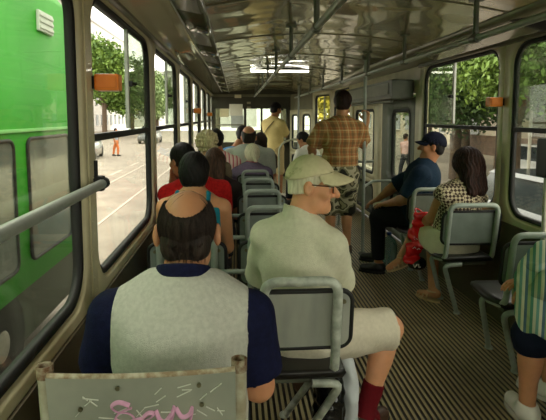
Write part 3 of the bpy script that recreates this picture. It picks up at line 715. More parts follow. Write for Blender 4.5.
class Fig:
    def __init__(s, label, origin, pelvis, neck, head, tyaw=0, sw=.36, g=1.0, k=1.0, sk=None, grp=None, hyaw=0, hpitch=0, hroll=0, hk=1.0, face=True):
        s.k = k; s.g = g; s.o = np.array([origin[0], origin[1], 0.]); s.root = empty('person', tuple(s.o)); tag(s.root, label, 'person', grp)
        s.Pv, s.Nk = np.array(pelvis, float)-s.o, np.array(neck, float)-s.o; s.u = nrm(s.Nk-s.Pv); y = math.radians(tyaw)
        s.r = np.array([math.cos(y), -math.sin(y), 0.]); s.f = nrm(np.cross(s.u, s.r)); s.r = nrm(np.cross(s.f, s.u)); s.ax = np.array([s.r, s.f, s.u])
        s.sw = sw; s.H = Head(np.array(head, float)-s.o, hyaw, hpitch, hroll, hk*k); s.sk = sk; s.face = face
        s.sh = {q: s.Nk-s.u*.098*k+s.r*q*sw/2+s.f*.0 for q in (-1, 1)}; s.arm = {}; s.leg = {}; s.handp = {}; s.foot = {}
    def T(s, t, dx=0, df=0): return lerp(s.Pv, s.Nk, t)+s.r*dx+s.f*df
    def arms(s, q, el, wr, hd=None):
        s.arm[q] = (np.array(el, float)-s.o, np.array(wr, float)-s.o); s.handp[q] = hd or {}
    def legs(s, q, kn, an, toe):
        s.leg[q] = (np.array(kn, float)-s.o, np.array(an, float)-s.o, nrm(toe))
    def torso(s, F, d=0, k=.04):
        g, K = s.g, s.k; a = s.sw/2
        F.ell(s.Nk-s.u*.035, np.array((.088+d, .066+d, .045+d))*K, s.ax, k)
        F.ell(s.Pv, np.array((.165*g+d, .125*g+d, .135+d))*K, s.ax, k); F.ell(s.T(.28, 0, .01), np.array((.15*g+d, .12*g+d, .14+d))*K, s.ax, k)
        F.ell(s.T(.62), np.array((.158*g+d, .112*g+d, .17+d))*K, s.ax, k); F.ell(s.T(.76), np.array((a-.015+d, .095*g+d, .10+d))*np.array((1, K, K)), s.ax, k)
        for q in (-1, 1):
            F.cone(s.T(.985, q*.01), s.sh[q]-s.r*q*.02+s.u*.004, (.034+d)*K, (.045+d)*K, k)
        return F
    def upper(s, F, q, d=0, t=1.0, k=.03, tap=0):
        sh, (el, wr) = s.sh[q], s.arm[q]; g = .5+.5*s.g; K = s.k; cuts = ()
        if t <= 1:
            e = lerp(sh, el, t); n = nrm(el-sh); F.cone(sh, e+n*.05, (.056*g+d)*K, ((.056-.013*t)*g+d+tap)*K, k, cuts=((e, n),))
        else:
            F.cone(sh, el, (.056*g+d)*K, (.043*g+d)*K, k); e = lerp(el, wr, t-1); n = nrm(wr-el)
            F.cone(el, e+n*.04, (.043*g+d)*K, (.032*g+d)*K, .02, cuts=((e, n),))
        return F
    def body(s, h=.008, hands=True):
        F = SDF(); K = s.k; s.torso(F); g = .5+.5*s.g
        F.cone(s.Nk-s.u*.03, s.H.p(0, -.02, -.05), .060*K*g, .054*K*g, .03)
        s.H.add(F, s.face)
        for q in s.arm:
            el, wr = s.arm[q]; F.cone(s.sh[q], el, .052*K*g, .041*K*g, .03); F.cone(el, lerp(el, wr, .3), .041*K*g, .040*K*g, .02); F.cone(lerp(el, wr, .3), wr, .040*K*g, .027*K, .02)
            hp = dict(s.handp[q])
            if hands: hand(F, wr, hp.get('d', wr-el), hp.get('n', (0, 0, -1)), hp.get('th', 1), hp.get('curl', 28), K)
        for q in s.leg:
            kn, an, toe = s.leg[q]; hp = s.Pv+s.r*q*.085*g-s.u*.02
            F.cone(hp, kn, .088*K*g, .058*K, .03); F.cone(kn, an, .054*K, .036*K, .03); F.ell(lerp(kn, an, .3)-toe*.012, np.array((.048, .052, .11))*K, np.array([nrm(np.cross(toe, kn-an)), nrm(np.cross(kn-an, np.cross(toe, kn-an))), nrm(kn-an)]), .03)
            F.cone(an-np.array((0, 0, .02))-toe*.035, an+toe*.13*K+np.array((0, 0, -.055)), .034*K, .024*K, .025)
        s.mesh = F.mesh('body', h, s.sk, s.root)
        if s.face: s.H.eyes(s.root)
        return s
    def top(s, name, mat, sleeve=.6, d=.014, hem=-.12, neck=.0, h=None, wr=.004, fx=26, seed=1, straps=False, vneck=.0, tap=.006, par=None):
        F = SDF(); s.torso(F, d)
        for q in s.arm:
            if sleeve > 0: s.upper(F, q, d, sleeve, tap=tap)
        F.cut(s.Pv+s.u*hem, -s.u)
        n = nrm(s.u+s.f*.25); F.cut(s.Nk+s.u*(neck+.04)-s.f*.02, n)
        F.cone(s.Nk-s.u*.05, s.H.p(0, -.02, -.05), .058*s.k, .058*s.k, .012, 's')
        if sleeve <= 0:
            for q in s.arm: F.cone(s.sh[q]+s.r*q*.05, lerp(s.sh[q], s.arm[q][0], .6)+s.r*q*.05, .085*s.k, .09*s.k, .015, 's')
        F.disp = wrinkle(wr, fx, seed)
        return F.mesh(name, h or .009, mat, par or s.root)
    def trousers(s, mat, t=1.9, d=.012, waist=.08, name='trousers', h=.009, wr=.003, seed=2):
        F = SDF(); K = s.k; g = .5+.5*s.g
        F.ell(s.Pv, np.array((.168*s.g+d, .128*s.g+d, .138+d))*K, s.ax, .03)
        for q in s.leg:
            kn, an, toe = s.leg[q]; hp = s.Pv+s.r*q*.085*g-s.u*.02
            if t <= 1:
                e = lerp(hp, kn, t); n = nrm(kn-hp); F.cone(hp, e+n*.05, (.092*g+d)*K, (.092-.028*t+d+.008)*K, .03, cuts=((e, n),))
            else:
                F.cone(hp, kn, (.092*g+d)*K, (.062+d)*K, .03); e = lerp(kn, an, t-1); n = nrm(an-kn); F.cone(kn, e+n*.04, (.060+d)*K, (.048+d)*K, .03, cuts=((e, n),))
        F.cut(s.Pv+s.u*waist, s.u); F.disp = wrinkle(wr, 28, seed)
        return F.mesh(name, h, mat, s.root)
    def shoes(s, mat, sole=None, q=None, sock=None):
        for i in s.leg:
            if q and i not in q: continue
            kn, an, toe = s.leg[i]; F = SDF(); z0 = an-np.array((0, 0, .075)); sd = np.cross(toe, (0, 0, 1))
            F.cone(an-toe*.03-np.array((0, 0, .03)), an+toe*.14-np.array((0, 0, .05)), .047, .036, .03); F.cone(an+np.array((0, 0, .01)), an-np.array((0, 0, .03)), .046, .05, .02)
            F.cut(an+(0, 0, .015), (0, 0, 1)); F.cut(z0, (0, 0, -1)); o = F.mesh('shoe', .008, mat, s.root)
            rg_ = [(*(z0+toe*(.06+.125*math.cos(a))+sd*(.046*math.sin(a)*(1+.15*math.cos(a)))),) for a in np.linspace(0, 2*PI, 24, endpoint=False)]
            MB().loft([[(x, y, z-.012) for x, y, z in rg_], [(x, y, z+.010) for x, y, z in rg_]], cap=True, smooth=False).build('sole', sole or rubber, o)
    def hair(s, mat, style='short', vol=.012, amp=.003, h=.006, seed=5, extra=None, fr=170, nape=-.078, bald=1.0):
        H = s.H; F = SDF(); k = H.k
        F.ell(H.p(0, -.012, .022), np.array((.075+vol, .096+vol, .093+vol))*k, H.ax, .01)
        F.cone(H.p(-.03, -.062, -.045), H.p(.03, -.062, -.045), .036*k, .036*k, .03)
        if extra: extra(F, H)
        if style != 'long':
            F.cut(H.p(0, .070, .045), H.f*.9-H.u*.55); F.cut(H.p(0, -.02, -.055), H.f*.75-H.u*.65); F.cut(H.p(0, -.06, nape), -H.u+H.f*.15)
            for q in (-1, 1): F.ell(H.p(q*.095, .0, -.02), np.array((.025, .024, .034))*k, H.ax, .01, 's')
        else:
            F.ell(H.p(0, .10, -.03), np.array((.058, .075, .10))*k, H.ax, .02, 's')
        if style == 'bald':
            F.ell(H.p(0, -.03, .125), np.array((.069, .15, .090))*k*bald, H.ax, .008, 's')
        rgn = np.random.default_rng(seed); ph = rgn.uniform(0, 6.28, 4); c, ax = H.c, H.ax
        def disp(X, Y, Z):
            q = [(X-c[0])*ax[i][0]+(Y-c[1])*ax[i][1]+(Z-c[2])*ax[i][2] for i in range(3)]
            if style == 'curly': return amp*(np.sin(fr*q[0]+ph[0]+2*np.sin(90*q[2]))+np.sin(fr*q[1]+ph[1]+2*np.sin(80*q[0]))+np.sin(fr*q[2]+ph[2]))/1.6
            an = np.arctan2(q[0], -q[1]+.03); return amp*(.6*np.sin(34*an+3*np.sin(40*q[2])+ph[0])+.5*np.sin(61*an+ph[1])+.3*np.sin(60*q[2]+ph[2]+5*an))
        F.disp = disp
        return F.mesh('hair', h, mat, s.root, 1)
    def strands(s, mat, n, L, keep, par, vol=.012, r=.0011, seed=1, whorl=(0, -.045), lift=.0006, hang=-.05, seg=6, curl=.5):
        H = s.H; k = H.k; R = np.array((.075+vol, .096+vol, .093+vol)); c0 = np.array((0, -.012, .022)); rg = np.random.default_rng(seed)
        d = rg.normal(size=(n*4, 3)); d /= np.linalg.norm(d, axis=1)[:, None]; p = c0+d*R; p = p[np.array([bool(keep(*q)) for q in p])][:n]; n = len(p)
        path = [p]; st = L/seg*rg.uniform(.7, 1.25, (n, 1)); jit = rg.normal(0, .22, (n, 3))
        for i in range(seg):
            q = path[-1]; nn = (q-c0)/R**2; nn /= np.linalg.norm(nn, axis=1)[:, None]
            t = np.stack([q[:, 0]-whorl[0], q[:, 1]-whorl[1], np.full(n, -.05)], 1); t /= np.linalg.norm(t, axis=1)[:, None]; t = t-nn*(t*nn).sum(1)[:, None]; t /= np.linalg.norm(t, axis=1)[:, None]+1e-6
            low = (q[:, 2:3] < hang); t = np.where(low, np.array((0, 0, -1.)), t); t = t+(jit if curl < 1 else rg.normal(0, .5, (n, 3)))*curl; q2 = q+t*st+nn*lift
            v = (q2-c0)/R; m = np.linalg.norm(v, axis=1)[:, None]; q2 = np.where(low, q2, c0+v/m*R*(1+lift*40*(i+1)/seg*rg.uniform(0, 1, (n, 1)))); path.append(q2)
        A = np.stack([H.c+k*(q[:, :1]*H.r+q[:, 1:2]*H.f+q[:, 2:3]*H.u) for q in path], 1)           # n, seg+1, 3
        T_ = np.gradient(A, axis=1); T_ /= np.linalg.norm(T_, axis=2)[..., None]+1e-9; a1 = np.cross(T_, H.f+.3*H.r); a1 /= np.linalg.norm(a1, axis=2)[..., None]+1e-9; a2 = np.cross(T_, a1)
        rr = r*np.linspace(1, .35, seg+1)[None, :, None]
        V = np.stack([A+rr*(a1*math.cos(g)+a2*math.sin(g)) for g in (0, 2.094, 4.189)], 2)           # n, seg+1, 3, 3
        idx = np.arange(n*(seg+1)*3).reshape(n, seg+1, 3); Q = [np.stack([idx[:, :-1, j], idx[:, :-1, (j+1) % 3], idx[:, 1:, (j+1) % 3], idx[:, 1:, j]], -1).reshape(-1, 4) for j in range(3)]
        return tag(link('hair_strands', np_mesh('hair_strands', V.reshape(-1, 3), np.concatenate(Q)), mat, par), kind='stuff')
    def cap(s, mat, up=.024, L=.085, tilt=.22, droop=.03, dip=.25, vol=.017, brim_yaw=0, lower=0, mat2=None):
        H = s.H; F = SDF(); k = H.k
        F.ell(H.p(0, -.012, .022), np.array((.075+vol, .096+vol, .093+vol))*k, H.ax, .01)
        n = -H.u+H.f*tilt; F.cut(H.p(0, 0, up), n)
        F.ell(H.p(0, -.012, .018), np.array((.075+vol-.006, .096+vol-.006, .093+vol-.006))*k, H.ax, .004, 's')
        F.disp = wrinkle(.0018, 60, 3)
        cp = F.mesh('cap', .005, mat, s.root)
        m = MB(); R0 = lambda a: ((.070+vol)*math.sin(a), -.012+(.092+vol)*math.cos(a)); rings = []
        for th in (.0, -.007):
            for i in range(5):
                row = []
                for a in np.linspace(-1.15, 1.15, 15):
                    x, y = R0(a); e = L*i/4*max(0, math.cos(a*1.2))**.7
                    row.append(H.p(x*(1+.10*i/4), y+e, up + tilt*(-.012+(.092+vol)*math.cos(a)) - dip*e - droop*1.7*(a/1.15)**2*(e/L) + th))
                rings.append(row)
        r = rings[:5]+rings[5:][::-1]
        m.loft(r+[r[0]], closed=False); m.build('brim', mat2 or mat, cp)
        MB().lathe([(.008*k, -.004), (.008*k, .002), (.001, .005)], (0, 0, 0), 8).build('button', mat, cp).location = H.p(0, -.012, .022+.093*1+vol)
        return cp
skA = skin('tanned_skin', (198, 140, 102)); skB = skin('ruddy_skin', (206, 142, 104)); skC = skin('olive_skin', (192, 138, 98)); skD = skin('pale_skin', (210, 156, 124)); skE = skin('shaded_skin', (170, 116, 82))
blackh = hairm('black_hair', (24, 20, 18), (10, 9, 9)); brownh = hairm('brown_hair', (52, 34, 26), (24, 15, 12)); greyh = hairm('white_hair', (238, 230, 204), (206, 196, 166)); fairh = hairm('fair_hair', (216, 204, 160), (140, 126, 90)); darkgrey = hairm('dark_thin_hair', (58, 46, 38), (26, 20, 17))
dark_tr = cloth('dark_trousers', (38, 38, 44)); brown_tr = cloth('brown_trousers', (62, 52, 42))
def seated(s, y0, tyaw=0, hipz=.53, sp=.12, kl=.42, kz=.50, foot=.10):
    """default seated legs and arms: thighs forward, shins down, forearms on the thighs"""
    f = np.array([math.sin(math.radians(tyaw)), math.cos(math.radians(tyaw)), 0]); r = np.array([f[1], -f[0], 0]); P0 = s.Pv+s.o
    for q in (-1, 1):
        kn = P0+f*kl+r*q*sp; kn[2] = kz; an = kn+f*.05; an[2] = .085; s.legs(q, kn, an, f)
        if q not in s.arm:
            sh = s.sh[q]+s.o; el = sh-np.array([0, 0, .25])+f*.09+r*q*.02; w = kn*.55+P0*.45+r*q*.0; w[2] = kz+.115; s.arms(q, el, w, dict(d=f+np.array([0, 0, -.15]), n=(0, 0, -1), th=-q, curl=18))

# balding man in a pale vest, in front of the camera
p = Fig('balding man seen from behind in a pale grey vest over a navy shirt', (-.16, 1.33), (-.155, 1.28, .54), (-.142, 1.31, 1.02), (-.137, 1.385, 1.135), sw=.355, g=1.03, sk=skA, hk=.97, hpitch=-6)
p.arms(1, (.058, 1.34, .70), (.05, 1.59, .64), dict(d=(-.1, 1, -.1), n=(0, 0, -1), th=-1)); p.arms(-1, (-.375, 1.36, .735), (-.37, 1.60, .64), dict(d=(.1, 1, -.1), n=(0, 0, -1), th=1))
p.H.ear = .086; seated(p, 1.28, hipz=.54); p.body(.006)
p.top('shirt', cloth('navy_shirt', (22, 26, 58), (17, 20, 46)), sleeve=.80, d=.013, neck=.0, seed=11, wr=.005, tap=.014)
v = p.top('vest', cloth('pale_grey_vest', (200, 200, 188), (186, 187, 175), vs=90, bump=.35, bs=420), sleeve=0, d=.024, neck=-.004, seed=12, wr=.0025, h=.007, fx=18)
F = SDF(); F.cone(p.Nk+p.u*.022-p.f*.003, p.Nk+p.u*.045+p.f*.02, .073, .065, 0); F.cone(p.Nk-p.u*.05, p.H.p(0, -.02, -.04), .058, .057, .004, 's'); F.cut(p.Nk+p.u*.036, p.u+p.f*.35); F.cut(p.Nk+p.u*.010, -p.u-p.f*.2); F.mesh('collar', .004, MC['navy_shirt'], p.root)
p.trousers(dark_tr); p.shoes(M('black_leather', (26, 24, 22), .4))
hb = p.hair(darkgrey, 'bald', vol=.006, amp=.0008, h=.004, nape=-.07)
kp_ = lambda x, y, z: ((x/.069)**2+((y+.03)/.15)**2+((z-.125)/.090)**2 > 1.0) and z > -.055 and y < .03-.3*(z < -.01) and not (abs(x) > .06 and z < .02 and y > -.03)
p.strands(darkgrey, 2600, .06, kp_, hb, vol=.007, r=.0010)
p.strands(darkgrey, 900, .022, lambda x, y, z: -.066 < z < -.02 and y < -.05 and abs(x) < .052, hb, vol=.019, r=.0010, seed=6)
p.strands(darkgrey, 26, .05, lambda x, y, z: z > .085 and y > -.06, hb, vol=.001, r=.0005, seed=4)

# old man in a pale cap, looking to the side
p = Fig('old man in a pale green cap and glasses looking aside towards the aisle', (.27, 2.03), (.25, 2.06, .545), (.255, 2.03, 1.03), (.312, 2.045, 1.173), tyaw=24, sw=.285, g=.92, sk=skin('fair_ruddy_skin', (222, 160, 120)), hyaw=103, hpitch=-6, hk=.93)
p.arms(1, (.46, 2.19, .70), (.42, 2.38, .62), dict(d=(-.4, .8, -.3), n=(0, 0, -1), th=-1)); p.arms(-1, (.115, 2.24, .72), (.19, 2.44, .62), dict(d=(.4, .8, -.1), n=(0, 0, -1), th=1))
p.legs(1, (.705, 2.19, .475), (.575, 2.13, .09), (.75, .6, 0)); p.legs(-1, (.36, 2.50, .49), (.34, 2.52, .085), (.2, 1, 0)); p.body(.0045)
sage = cloth('sage_shirt', (212, 210, 184), (204, 202, 176))
p.top('shirt', sage, sleeve=.96, d=.016, seed=21, wr=.006, fx=20, neck=.005, h=.007, tap=.022)
F = SDF(); F.cone(p.Nk-p.u*.02, p.Nk+p.u*.045+nrm(p.H.p(0, 0, -.06)-p.Nk)*.0, .075, .064, 0); F.cone(p.Nk-p.u*.05, p.Nk+p.u*.09, .060, .056, .004, 's'); F.cut(p.Nk+p.u*.04, p.u+p.f*.5+p.r*.3); F.mesh('collar', .004, sage, p.root)
p.trousers(cloth('cream_shorts', (216, 208, 186), (208, 200, 178)), t=.97, d=.02, name='shorts', wr=.006, seed=22)
for q in (1, -1):
    kn, an, toe = p.leg[q]; F = SDF(); a0 = lerp(kn, an, .62); F.cone(a0, an, .05, .042, 0); F.cone(an, an+toe*.06-np.array((0, 0, .03)), .042, .04, .02); F.cut(a0, kn-an); F.disp = wrinkle(.0015, 90, 4); F.mesh('sock', .006, cloth('dark_red_sock', (108, 22, 30)), p.root)
p.shoes(M('brown_leather', (70, 48, 34), .5))
p.hair(greyh, 'short', vol=.004, amp=.0008, h=.0045, nape=-.046)
capm = cloth('pale_green_cap', (218, 208, 170), (210, 200, 160)); p.cap(capm, up=.040, L=.088, vol=.017, tilt=.30, droop=.040, dip=.26)
H = p.H; gm = M('brown_glasses_frame', (92, 58, 30), .3)
gl_o = MB()
for q in (-1, 1):
    gl_o.tube([H.p(q*.080, -.01, .006), H.p(q*.079, .05, .008), H.p(q*.066, .098, .008)], .0028, 6)
    gl_o.tube([H.p(q*(.036+.027*math.cos(a)), .104-.006*abs(math.cos(a)), -.002+.019*math.sin(a)) for a in np.linspace(0, 2*PI, 18, endpoint=False)], .0024, 6, closed=True)
gl_o.tube([H.p(-.010, .107, .002), H.p(0, .112, .005), H.p(.010, .107, .002)], .0024, 6)
gf = gl_o.build('glasses', gm, p.root)
lens = MB()
for q in (-1, 1): lens.loft([[H.p(q*(.036+.026*math.cos(a)), .1035-.006*abs(math.cos(a))+d, -.002+.018*math.sin(a)) for a in np.linspace(0, 2*PI, 18, endpoint=False)] for d in (0, .0015)], cap=True, smooth=False)
lens.build('lens', glass('lens_glass', (.92, .9, .85), .01), gf)

# dark-haired woman with teal straps
p = Fig('dark-haired passenger with bare shoulders and teal straps seen from behind', (-.24, 2.85), (-.25, 2.80, .53), (-.24, 2.84, 1.035), (-.243, 2.90, 1.128), sw=.325, g=.95, sk=skC, hpitch=-4, hk=.95)
seated(p, 2.8); p.body(.008)
p.top('tank_top', cloth('teal_top', (34, 122, 138)), sleeve=0, d=.008, neck=-.14, wr=.002, seed=31)
for q in (-1, 1): st = MB(); st.tube([p.T(.74, q*.08, -.118), p.T(.88, q*.085, -.100), p.T(.98, q*.085, -.070), p.T(.985, q*.085, .0), p.T(.95, q*.07, .075)], .016, 8, flat=.35); st.build('strap', MC['teal_top'], p.root)
p.trousers(dark_tr); p.shoes(M('black_leather'))
p.hair(blackh, 'short', vol=.018, amp=.003, h=.006, seed=8, extra=lambda F, H: F.ell(H.p(0, -.06, -.01), (.078, .06, .085), H.ax, .02))

# passenger in red, hand to face
p = Fig('passenger in a red shirt resting the face on one hand by the window', (-.29, 3.52), (-.265, 3.52, .53), (-.30, 3.55, 1.015), (-.385, 3.60, 1.145), tyaw=-12, sw=.38, g=1.0, sk=skE, hyaw=-42, hpitch=-8, hk=.98)
p.arms(-1, (-.475, 3.72, .80), (-.468, 3.70, .985), dict(d=(.05, -.05, 1), n=(1, -.3, 0), th=1, curl=40))
seated(p, 3.5, -5); p.body(.007); p.top('shirt', cloth('red_shirt', (172, 26, 24), (140, 16, 16)), sleeve=.7, d=.016, seed=41); p.trousers(dark_tr); p.shoes(M('black_leather'))
p.hair(blackh, 'short', vol=.014, amp=.003, h=.007)

# long brown hair
def long_extra(n, L, w, sp=.05, back=-.07):
    def ex(F, H):
        for i in range(n):
            x = -sp+2*sp*i/(n-1); F.cone(H.p(x, back, .02), H.p(x*1.25, back-.02, -L*(.92+.08*math.sin(i*2.3))), w, w*.7, .025)
        for q in (-1, 1): F.cone(H.p(q*.068, .0, .03), H.p(q*.075, -.03, -L*.8), .026, .022, .025)
    return ex
p = Fig('passenger with long brown hair over dark clothes behind the red shirt', (-.19, 4.28), (-.20, 4.27, .48), (-.19, 4.30, .94), (-.185, 4.33, 1.065), sw=.34, sk=skE, hpitch=-8, hk=.95, face=False)
seated(p, 4.2, sp=.1); p.body(.009); p.top('shirt', cloth('black_brown_top', (40, 34, 32)), sleeve=.6, seed=51); p.trousers(dark_tr); p.shoes(M('black_leather')); p.hair(hairm('mid_brown_hair', (74, 50, 34), (38, 24, 16)), 'long', vol=.016, amp=.004, h=.008, extra=long_extra(5, .17, .034))
# curly fair hair
p = Fig('passenger with curly fair hair sitting by the window', (-.28, 5.05), (-.28, 5.02, .53), (-.28, 5.05, 1.03), (-.29, 5.08, 1.175), sw=.33, sk=skD, hpitch=-5, face=False)
seated(p, 5.0); p.body(.009); p.top('blouse', cloth('beige_brown_top', (96, 84, 66)), sleeve=.7, seed=61); p.trousers(brown_tr); p.shoes(M('black_leather'))
def curls(F, H):
    rg = np.random.default_rng(9)
    for i in range(90):
        d = rg.normal(size=3); d /= np.linalg.norm(d)
        if d[1] < .45 and d[2] > -.75: F.ell(H.p(d[0]*.100, -.012+d[1]*.118, .02+d[2]*.112), np.full(3, rg.uniform(.016, .030)), None, .008)
hb = p.hair(fairh, 'curly', vol=.020, amp=.003, h=.006, fr=190, extra=curls)
# pink and white, dark hair
def stripes(name, yf, per, cols, rough=.85):
    if name in MC: return MC[name]
    m, t, b = nodes(name); MC[name] = m; xyz = objxyz(t); x = math_node(t, 'ADD', xyz[0], math_node(t, 'MULTIPLY', xyz[1], yf))
    n = len(cols); col = lin(cols[0])
    for i in range(1, n): col = mixc(t, band(t, x, per, i/n, (i+1)/n), col, lin(cols[i]))
    t.links.new(col, b.inputs['Base Color']); b.inputs['Roughness'].default_value = rough; b.inputs['Specular IOR Level'].default_value = .15; return m
p = Fig('dark-haired passenger in pink and white stripes beyond the curly-haired head', (-.20, 5.82), (-.19, 5.80, .53), (-.19, 5.83, 1.03), (-.235, 5.86, 1.185), sw=.36, sk=skE, hpitch=-5, face=False)
seated(p, 5.8); p.body(.010); p.top('shirt', stripes('pink_white_stripes', .15, .045, ((216, 186, 176), (190, 104, 112), (224, 210, 196))), sleeve=.7, seed=71); p.trousers(dark_tr); p.shoes(M('black_leather')); p.hair(blackh, 'short', vol=.02, amp=.004, h=.009)
# small white-haired woman
p = Fig('small white-haired woman with a ponytail in a purple top', (.18, 5.78), (.17, 5.76, .46), (.17, 5.79, .895), (.185, 5.82, 1.015), sw=.36, g=1.05, sk=skD, hpitch=-5, hk=1.0, face=False)
seated(p, 5.7, kz=.45); p.body(.009); p.top('blouse', cloth('purple_top', (118, 104, 128), (104, 90, 114)), sleeve=.8, d=.02, seed=81); p.trousers(dark_tr); p.shoes(M('black_leather'))
p.hair(greyh, 'short', vol=.016, amp=.003, h=.007, extra=lambda F, H: F.cone(H.p(.02, -.10, -.01), H.p(.045, -.115, -.125), .028, .018, .015))
F = SDF(); F.cone(p.Nk-p.u*.005-p.f*.005, p.Nk+p.u*.02, .07, .066, 0); F.cone(p.Nk-p.u*.05, p.Nk+p.u*.08, .056, .056, .004, 's'); F.mesh('scarf', .006, cloth('pink_scarf', (214, 130, 140)), p.root)
# burly grey man
p = Fig('burly bald-crowned man in a loose grey shirt', (.17, 6.52), (.17, 6.50, .56), (.165, 6.54, 1.05), (.165, 6.58, 1.19), sw=.50, g=1.4, k=1.06, sk=skB, hpitch=-8, hk=1.14, face=False)
seated(p, 6.5, kz=.52); p.body(.010); p.top('shirt', cloth('grey_shirt', (182, 186, 176), (168, 172, 164)), sleeve=.95, d=.03, seed=91, wr=.008, fx=16); p.trousers(dark_tr); p.shoes(M('black_leather')); p.hair(darkgrey, 'bald', vol=.007, h=.007, bald=1.22)
# two small heads further on
p = Fig('dark-haired passenger half hidden beyond the burly man in grey', (.36, 7.2), (.34, 7.22, .5), (.345, 7.25, .96), (.355, 7.28, 1.10), sw=.36, sk=skE, face=False)
seated(p, 7.2); p.body(.011); p.top('shirt', cloth('dark_red_brown', (70, 50, 46)), seed=101); p.trousers(dark_tr); p.shoes(M('black_leather')); p.hair(brownh, 'long', vol=.018, h=.010, extra=long_extra(4, .12, .036))
p = Fig('passenger in a bright blue shirt leaning beyond the striped one', (-.05, 7.0), (-.12, 7.0, .52), (-.03, 7.02, 1.0), (.09, 7.15, 1.20), tyaw=15, sw=.42, g=1.15, sk=skE, face=False)
seated(p, 7.0); p.body(.011); p.top('shirt', cloth('blue_shirt', (78, 128, 176)), seed=111); p.trousers(dark_tr); p.shoes(M('black_leather')); p.hair(blackh, 'short', vol=.018, h=.010)

# standing man in yellow
p = Fig('standing man in a yellow shirt and dark cap with a bag strap by the cab', (.70, 8.9), (.675, 8.9, .90), (.66, 8.88, 1.42), (.71, 8.92, 1.585), tyaw=45, sw=.35, g=1.02, sk=skE, hyaw=55, hpitch=-12, hk=.98)
for q, kx, ky in ((1, .80, 8.83), (-1, .66, 8.99)): p.legs(q, (kx-.03, ky, .49), (kx-.02, ky-.02, .085), (.8, .5, 0))
p.arms(1, (.88, 8.88, 1.13), (.93, 9.06, 1.18), dict(d=(.1, .9, .3), n=(-1, 0, 0), th=1, curl=45)); p.arms(-1, (.60, 9.10, 1.13), (.78, 9.22, 1.15), dict(d=(.9, .3, .2), n=(0, 0, 1), th=1, curl=45)); p.body(.009)
p.top('shirt', cloth('yellow_shirt', (238, 214, 152), (228, 202, 140)), sleeve=.9, d=.03, hem=-.2, seed=121, wr=.007, fx=18, tap=.02); p.trousers(cloth('khaki_shorts', (200, 178, 134)), t=1.05, d=.02, name='shorts'); p.shoes(M('white_trainer', (205, 200, 190), .6), sole=M('pale_sole', (190, 186, 176), .7))
p.hair(blackh, 'short', vol=.01, h=.009); p.cap(cloth('black_cap', (30, 26, 26)), up=.03)
MB().tube([p.T(.99, .08, -.02), p.T(.9, .09, -.115), p.T(.7, .0, -.16), p.T(.45, -.12, -.15), p.T(.25, -.2, -.04)], .012, 6, flat=.4).build('bag_strap', M('dark_strap', (60, 48, 34), .7), p.root)
# seated, white shirt by the front door
p = Fig('dark-haired passenger in a white shirt leaning by the front doors', (1.14, 7.9), (1.20, 7.75, .52), (1.12, 7.92, .955), (1.07, 8.0, 1.09), tyaw=-40, sw=.36, g=1.05, sk=skE, hyaw=-60, hpitch=-25, face=False)
seated(p, 7.8, -30); p.body(.010); p.top('shirt', cloth('white_shirt', (228, 226, 216)), d=.02, seed=131, sleeve=.8); p.trousers(dark_tr); p.shoes(M('black_leather')); p.hair(blackh, 'short', vol=.014, h=.009)

# standing man in plaid
def plaid():
    m, t, b = nodes('plaid_cloth'); x, y, z = objxyz(t); u = math_node(t, 'ADD', x, math_node(t, 'MULTIPLY', y, .5)); c = lin((176, 128, 82))
    for src, per, lo, hi, cc, f in ((u, .09, 0, .30, (104, 90, 62), .55), (z, .09, 0, .30, (104, 84, 60), .45), (u, .09, .55, .65, (216, 192, 142), .5), (z, .09, .55, .65, (216, 192, 142), .5), (u, .09, .8, .88, (172, 76, 48), .5), (z, .09, .8, .88, (140, 62, 44), .45)):
        c = mixc(t, math_node(t, 'MULTIPLY', band(t, src, per, lo, hi), f), c, lin(cc))
    t.links.new(c, b.inputs['Base Color']); b.inputs['Roughness'].default_value = .9; b.inputs['Specular IOR Level'].default_value = .1; return m
p = Fig('standing man in an orange plaid shirt and camouflage shorts holding the pole', (1.10, 5.18), (1.085, 5.17, .87), (1.09, 5.16, 1.43), (1.115, 5.20, 1.60), tyaw=6, sw=.37, g=1.08, sk=skC, hyaw=14, hpitch=-4, hk=1.0, k=1.02)
p.legs(1, (1.17, 5.20, .47), (1.17, 5.14, .085), (.3, 1, 0)); p.legs(-1, (1.00, 5.22, .47), (.99, 5.18, .085), (-.1, 1, 0))
p.arms(1, (1.34, 5.22, 1.16), (1.355, 5.145, 1.40), dict(d=(-.1, -.15, 1), n=(-.5, -.9, 0), th=-1, curl=55)); p.arms(-1, (.80, 5.26, 1.12), (.85, 5.42, .98), dict(d=(.2, .8, -.5), n=(1, 0, 0), th=1)); p.body(.007)
p.top('shirt', plaid(), sleeve=.85, d=.026, hem=-.2, seed=141, wr=.006, fx=18, tap=.02)
def camo():
    m, t, b = nodes('camouflage_cloth'); N = t.nodes.new; L = t.links.new; tx = N('ShaderNodeTexCoord'); nz = N('ShaderNodeTexNoise'); nz.inputs['Scale'].default_value = 9.5; nz.inputs['Detail'].default_value = 1.2; L(tx.outputs['Object'], nz.inputs['Vector'])
    r = N('ShaderNodeValToRGB'); r.color_ramp.interpolation = 'CONSTANT'; e = r.color_ramp.elements; e[0].color = (*lin((36, 34, 26)), 1); e[1].position = .44; e[1].color = (*lin((116, 112, 84)), 1)
    for q, cc in ((.52, (186, 178, 150)), (.60, (78, 74, 52)), (.66, (160, 152, 120))): n = e.new(q); n.color = (*lin(cc), 1)
    L(nz.outputs['Fac'], r.inputs[0]); L(r.outputs[0], b.inputs['Base Color']); b.inputs['Roughness'].default_value = .9; return m
p.trousers(camo(), t=1.06, d=.03, name='shorts', wr=.006); p.hair(brownh, 'short', vol=.018, h=.007); p.shoes(M('brown_leather'))

